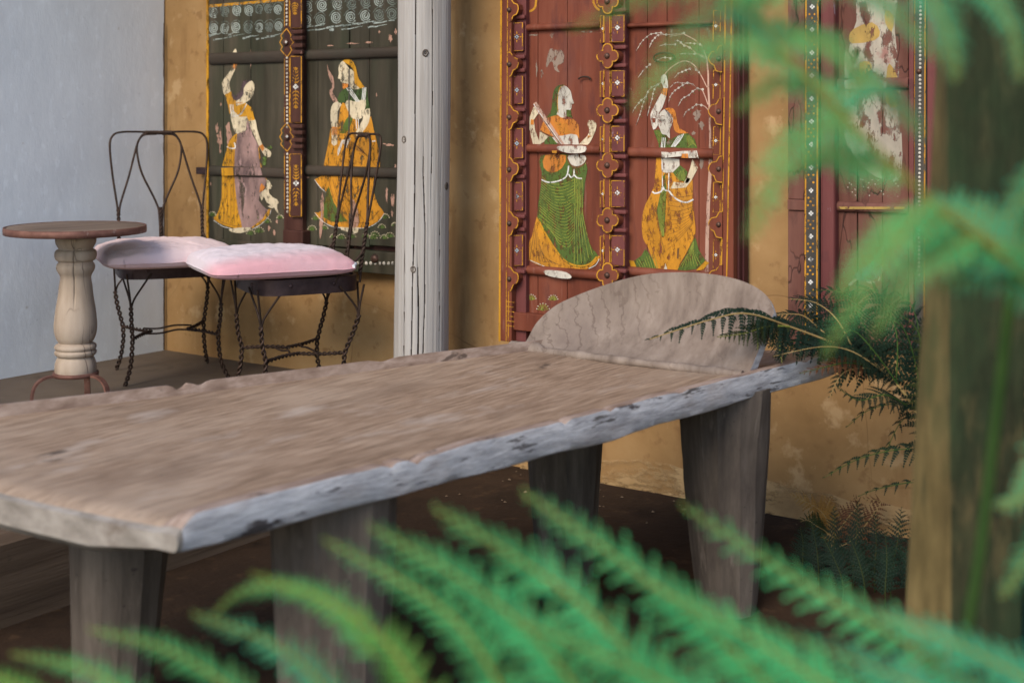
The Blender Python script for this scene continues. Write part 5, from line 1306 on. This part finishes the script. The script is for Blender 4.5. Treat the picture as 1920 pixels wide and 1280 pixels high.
# --- blurred fern hanging in from the upper right
def high_fern():
    base = P(2150, 1700, 1.15); base.z = 0
    t = thing('fern', base, 'tall out-of-focus fern arching in from the upper right, before the worn panel', 'fern', 'ferns in the foreground')
    root = [P(x, y, d) for x, y, d in ((2030,900,1.1),(2000,640,1.06),(1900,500,1.02),(1740,372,1.0),(1600,235,.99),(1490,120,.99),(1390,10,1.0),(1320,-80,1.02))]
    b = MB(); b.tube(catmull([Vector((base.x, base.y, 0))] + root, 10), lambda u: .0036 * (1 - .75 * u) + .0006, 6); b.build('stalk', M['stem'], t)
    root2 = [P(x, y, d) for x, y, d in ((2040,560,1.2),(1990,300,1.15),(1900,60,1.08),(1780,-40,1.04),(1600,-60,1.0),(1400,-80,1.0))]
    b = MB(); b.tube(catmull([root[0]] + root2, 10), lambda u: .0036 * (1 - .7 * u) + .0006, 6); b.build('stalk', M['stem_green'], t)
    up0 = ((CAM - P(1600, 300, 1)).normalized() * .72 + Vector((0, 0, 1)) * .6).normalized()
    blades = [
        ([(1620,-60,1.0),(1480,-20,.98),(1330,-25,.97),(1200,0,.97),(1068,58,.98)], 'fern_bright', 48),
        ([(1500,130,.99),(1420,95,.97),(1330,88,.96),(1255,115,.95),(1188,205,.95)], 'fern_bright', 50),
        ([(1640,270,.99),(1560,240,.97),(1490,265,.96),(1445,340,.96),(1408,450,.96)], 'fern_bright', 52),
        ([(1560,190,.99),(1640,150,1.0),(1680,190,1.01),(1735,250,1.02)], 'fern_teal', 52),
        ([(1440,60,1.0),(1500,60,1.0),(1580,100,1.0),(1640,180,1.0)], 'fern_bright', 50),
        ([(1690,320,1.0),(1620,310,1.0),(1540,290,1.0),(1470,330,1.0)], 'fern_bright', 48),
        ([(1740,375,1.0),(1700,430,.98),(1640,520,.97),(1590,590,.97),(1548,668,.97)], 'fern_bright', 46),
        ([(1830,440,1.01),(1770,470,1.0),(1700,520,.99),(1640,630,.99)], 'fern_bright', 48),
        ([(1900,500,1.02),(1840,430,1.02),(1790,390,1.03),(1730,380,1.04)], 'fern_teal', 62),
        ([(2000,560,1.05),(1930,480,1.03),(1850,450,1.02),(1730,470,1.02)], 'fern_bright', 66),
        ([(2010,640,1.06),(1950,560,1.05),(1860,520,1.04),(1760,540,1.03)], 'fern_teal', 52),
        ([(1780,-40,1.04),(1850,-10,1.0),(1895,50,.98),(1918,150,.97)], 'fern_teal', 40),
        ([(1700,-55,1.02),(1760,20,1.0),(1785,90,.99),(1795,150,.99)], 'fern_teal', 42),
        ([(1560,-60,1.0),(1640,-10,1.0),(1700,40,1.0),(1760,110,1.0)], 'fern_teal', 44),
        ([(1400,-80,1.0),(1400,-20,1.0),(1420,50,1.0),(1460,110,1.0)], 'fern_bright', 48),
        ([(1990,300,1.15),(1950,340,1.12),(1900,390,1.10),(1850,480,1.1)], 'fern_teal', 50),
        ([(2000,780,1.1),(1960,860,1.1),(1920,930,1.1),(1870,950,1.1)], 'fern_teal', 46),
        ([(2020,860,1.1),(1980,960,1.1),(1930,1040,1.1),(1880,1120,1.1)], 'fern_teal', 46),
        ([(1480,110,.99),(1400,20,.99),(1300,40,.99),(1220,110,1.0)], 'fern_teal', 36),
        ([(1600,230,.99),(1530,160,1.0),(1450,160,1.0),(1380,210,1.0)], 'fern_bright', 44),
        ([(1780,410,1.0),(1720,420,.99),(1650,450,.98),(1570,560,.98)], 'fern_bright', 46),
    ]
    for i, (pp, mt, wpx) in enumerate(blades):
        path = [P(*q) for q in pp]
        frond(t, path, up0, wpx / FPX * 1.2, 17, M[mt], M['stem'], 2, 0, 40 + i, 26, .18, .0014, 6, fat=.85, prof=lambda v: min(1, .8 + v) * (1 - v) ** .55 + .05, name='frond', wide=.25)
    b = MB(); b.tube(catmull([P(1790, 1300, 1.3), P(1835, 1050, 1.3), P(1870, 760, 1.3), P(1905, 480, 1.28), P(1950, 250, 1.25), root2[1]], 8), .0058, 8); b.build('stalk', M['stem_green'], t)
high_fern()

# --- ferns growing between the bed head and the wall, in focus
def mid_ferns():
    gb = PZ(1740, 1010, 0); 
    t = thing('fern', (gb.x, gb.y, 0), 'dark green bracken arching over the head of the bed, its tip lying across the headrest', 'fern', 'ferns growing behind the bed')
    g0 = Vector((gb.x, gb.y, 0))
    upv = Vector((0, 0, 1))
    def fr(pp, plen, n, mt, seed, st='stem', tiers=2, droop=.3, start=None, bare=0, sub=9, up=None, wide=.24, ang=28, srad=.003, prof=None, par=None):
        path = ([start] if start is not None else []) + [P(*q) for q in pp]
        return frond(par or t, path, up or upv, plen, n, M[mt], M[st], tiers, bare, seed, ang, droop, srad, sub, wide=wide, prof=prof, rib=0)
    # main stalk and the frond on the headrest
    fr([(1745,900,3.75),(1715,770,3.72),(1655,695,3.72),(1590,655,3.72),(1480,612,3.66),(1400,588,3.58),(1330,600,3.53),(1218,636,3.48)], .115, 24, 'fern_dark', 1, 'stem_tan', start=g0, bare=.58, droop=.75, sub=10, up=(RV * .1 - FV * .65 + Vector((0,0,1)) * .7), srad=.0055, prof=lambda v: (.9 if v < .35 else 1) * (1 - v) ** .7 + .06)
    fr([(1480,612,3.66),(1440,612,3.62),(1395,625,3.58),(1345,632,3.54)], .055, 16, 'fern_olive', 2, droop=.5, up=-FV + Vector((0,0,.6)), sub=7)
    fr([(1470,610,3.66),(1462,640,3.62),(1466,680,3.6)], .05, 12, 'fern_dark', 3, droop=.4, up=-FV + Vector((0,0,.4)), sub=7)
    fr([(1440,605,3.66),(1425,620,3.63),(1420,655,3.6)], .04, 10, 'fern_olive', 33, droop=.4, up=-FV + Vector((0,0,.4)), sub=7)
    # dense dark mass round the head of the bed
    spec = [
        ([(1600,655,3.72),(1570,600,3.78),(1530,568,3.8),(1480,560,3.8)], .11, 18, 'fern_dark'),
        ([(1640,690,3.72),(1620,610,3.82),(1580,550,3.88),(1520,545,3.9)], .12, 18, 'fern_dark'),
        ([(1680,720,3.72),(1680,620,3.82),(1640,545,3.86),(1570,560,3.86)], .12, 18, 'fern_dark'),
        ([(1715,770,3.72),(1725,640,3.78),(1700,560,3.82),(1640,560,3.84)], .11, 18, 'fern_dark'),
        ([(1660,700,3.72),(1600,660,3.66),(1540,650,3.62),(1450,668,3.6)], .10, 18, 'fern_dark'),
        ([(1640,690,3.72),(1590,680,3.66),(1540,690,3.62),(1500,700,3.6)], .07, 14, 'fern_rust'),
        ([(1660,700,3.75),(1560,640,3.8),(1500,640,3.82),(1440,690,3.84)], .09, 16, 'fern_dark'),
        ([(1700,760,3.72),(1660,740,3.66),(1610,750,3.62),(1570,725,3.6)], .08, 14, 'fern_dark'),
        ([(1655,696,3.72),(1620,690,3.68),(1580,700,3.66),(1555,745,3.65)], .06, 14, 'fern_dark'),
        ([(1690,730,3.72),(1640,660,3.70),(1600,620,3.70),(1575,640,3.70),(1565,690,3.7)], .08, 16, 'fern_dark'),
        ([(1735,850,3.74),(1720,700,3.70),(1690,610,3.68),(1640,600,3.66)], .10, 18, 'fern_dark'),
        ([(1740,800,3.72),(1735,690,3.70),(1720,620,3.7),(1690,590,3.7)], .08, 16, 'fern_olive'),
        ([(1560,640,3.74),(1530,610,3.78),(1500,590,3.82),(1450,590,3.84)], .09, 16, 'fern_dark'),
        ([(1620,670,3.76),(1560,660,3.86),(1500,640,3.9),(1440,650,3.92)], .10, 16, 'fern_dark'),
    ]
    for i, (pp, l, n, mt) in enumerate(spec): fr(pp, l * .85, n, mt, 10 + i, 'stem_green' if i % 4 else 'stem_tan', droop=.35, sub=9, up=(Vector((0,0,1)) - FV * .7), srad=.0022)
    # second plant: black-green curled fronds in the gap under the bed head
    g2 = PZ(1790, 1040, 0)
    t2 = thing('fern', (g2.x, g2.y, 0), 'shaded fern with curled fronds in the gap under the bed head, beside the garden post', 'fern', 'ferns growing behind the bed')
    spec = [
        ([(1780,900,3.7),(1750,790,3.72),(1690,758,3.74),(1630,768,3.76),(1588,800,3.78)], .085, 20, 'fern_dark'),
        ([(1790,900,3.7),(1755,850,3.72),(1690,842,3.74),(1610,860,3.76),(1545,895,3.78)], .085, 22, 'fern_dark'),
        ([(1790,920,3.7),(1750,905,3.72),(1700,905,3.74),(1640,918,3.76),(1610,930,3.78)], .07, 18, 'fern_dark'),
        ([(1790,880,3.7),(1770,800,3.72),(1740,760,3.74),(1690,790,3.76),(1660,850,3.78)], .08, 18, 'fern_dark'),
        ([(1800,900,3.7),(1790,800,3.72),(1760,740,3.74),(1720,745,3.76)], .08, 18, 'fern_dark'),
    ]
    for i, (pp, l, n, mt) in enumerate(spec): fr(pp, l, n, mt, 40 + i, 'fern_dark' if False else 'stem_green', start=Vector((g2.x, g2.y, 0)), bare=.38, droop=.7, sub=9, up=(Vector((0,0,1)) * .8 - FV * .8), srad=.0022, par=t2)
    # young upright fronds on the ground, and a withered one
    g3 = PZ(1590, 1080, 0)
    t3 = thing('fern', (g3.x, g3.y, 0), 'low young fern with upright dark fronds on the ground below the wall', 'fern', 'ferns growing behind the bed')
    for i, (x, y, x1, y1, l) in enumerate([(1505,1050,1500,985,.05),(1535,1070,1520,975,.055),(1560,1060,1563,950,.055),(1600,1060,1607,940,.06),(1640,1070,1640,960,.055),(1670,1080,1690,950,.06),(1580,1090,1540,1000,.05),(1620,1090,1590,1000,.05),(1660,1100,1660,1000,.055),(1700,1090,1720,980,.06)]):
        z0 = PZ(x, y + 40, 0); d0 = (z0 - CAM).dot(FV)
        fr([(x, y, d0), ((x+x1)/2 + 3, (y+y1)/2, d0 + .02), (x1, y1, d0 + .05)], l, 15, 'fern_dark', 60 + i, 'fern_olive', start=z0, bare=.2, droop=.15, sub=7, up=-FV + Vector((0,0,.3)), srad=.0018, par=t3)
    g4 = PZ(1560, 1030, 0)
    t4 = thing('fern', (g4.x, g4.y, 0), 'withered yellow-brown fern frond drooping near the wall foot', 'fern', 'ferns growing behind the bed')
    d0 = (g4 - CAM).dot(FV) + .05
    for i, (pp, mt) in enumerate([([(1560,1000,d0),(1545,965,d0),(1520,945,d0),(1482,928,d0)], 'fern_brown'), ([(1556,1000,d0),(1548,970,d0+.02),(1552,945,d0+.03),(1560,930,d0+.04)], 'fern_brown'), ([(1552,1000,d0),(1530,985,d0-.02),(1515,975,d0-.03),(1500,978,d0-.04)], 'fern_olive'), ([(1565,1005,d0),(1590,970,d0),(1610,945,d0),(1600,930,d0)], 'fern_rust'), ([(1600,1010,d0),(1640,960,d0),(1650,940,d0),(1620,935,d0)], 'fern_rust')]):
        fr(pp, .055, 16, mt, 80 + i, 'stem_tan', start=g4, bare=.2, droop=.3, sub=7, up=-FV + Vector((0,0,.4)), srad=.0016, par=t4)
mid_ferns()

# dark fern beyond the garden post, at the right edge
gq = PZ(2010, 1500, 0)
tq = thing('fern', (gq.x, gq.y, 0), 'dark blue-green fern just visible to the right of the garden post', 'fern', 'ferns in the foreground')
for i, (x1, y1, x2, y2) in enumerate([(1930,1150,1890,1000),(1950,1080,1905,920),(1960,1010,1925,800),(1965,950,1935,700),(1960,860,1915,620),(1970,800,1945,560),(1975,700,1930,480),(1990,640,1960,420)]):
    frond(tq, [Vector((gq.x, gq.y, 0)), P(1990, 1300, 2.55), P(x1, y1, 2.5), P(x2, y2, 2.45)], -FV + Vector((0, 0, .4)), .13, 22, M['fern_deep'], M['stem_green'], 2, .3, 120 + i, 30, .3, .003, 8, wide=.3, fat=1.5, rib=0)
# loose grit along the foot of the wall
rs = random.Random(9); b = MB()
for i in range(70):
    X = 2.0 + rs.random() * 2.2; Y = -.04 - abs(rs.gauss(0, .22)); r = .003 + .006 * rs.random() ** 2
    c = Vector((X, Y, r * .5)); vs_ = [c + Vector((rs.uniform(.6, 1.3) * r * math.cos(a), rs.uniform(.6, 1.3) * r * math.sin(a), rs.uniform(-.3, .2) * r)) for a in (0, 1.2, 2.5, 3.8, 5.1)]
    b.add(vs_ + [c + Vector((0, 0, r * .7))], [(0,1,5),(1,2,5),(2,3,5),(3,4,5),(4,0,5)], 0)
tag(b.build('grit', M['ochre_pale_solid']), 'loose grit and crumbs of plaster on the ground along the ochre wall', 'grit', kind='stuff')
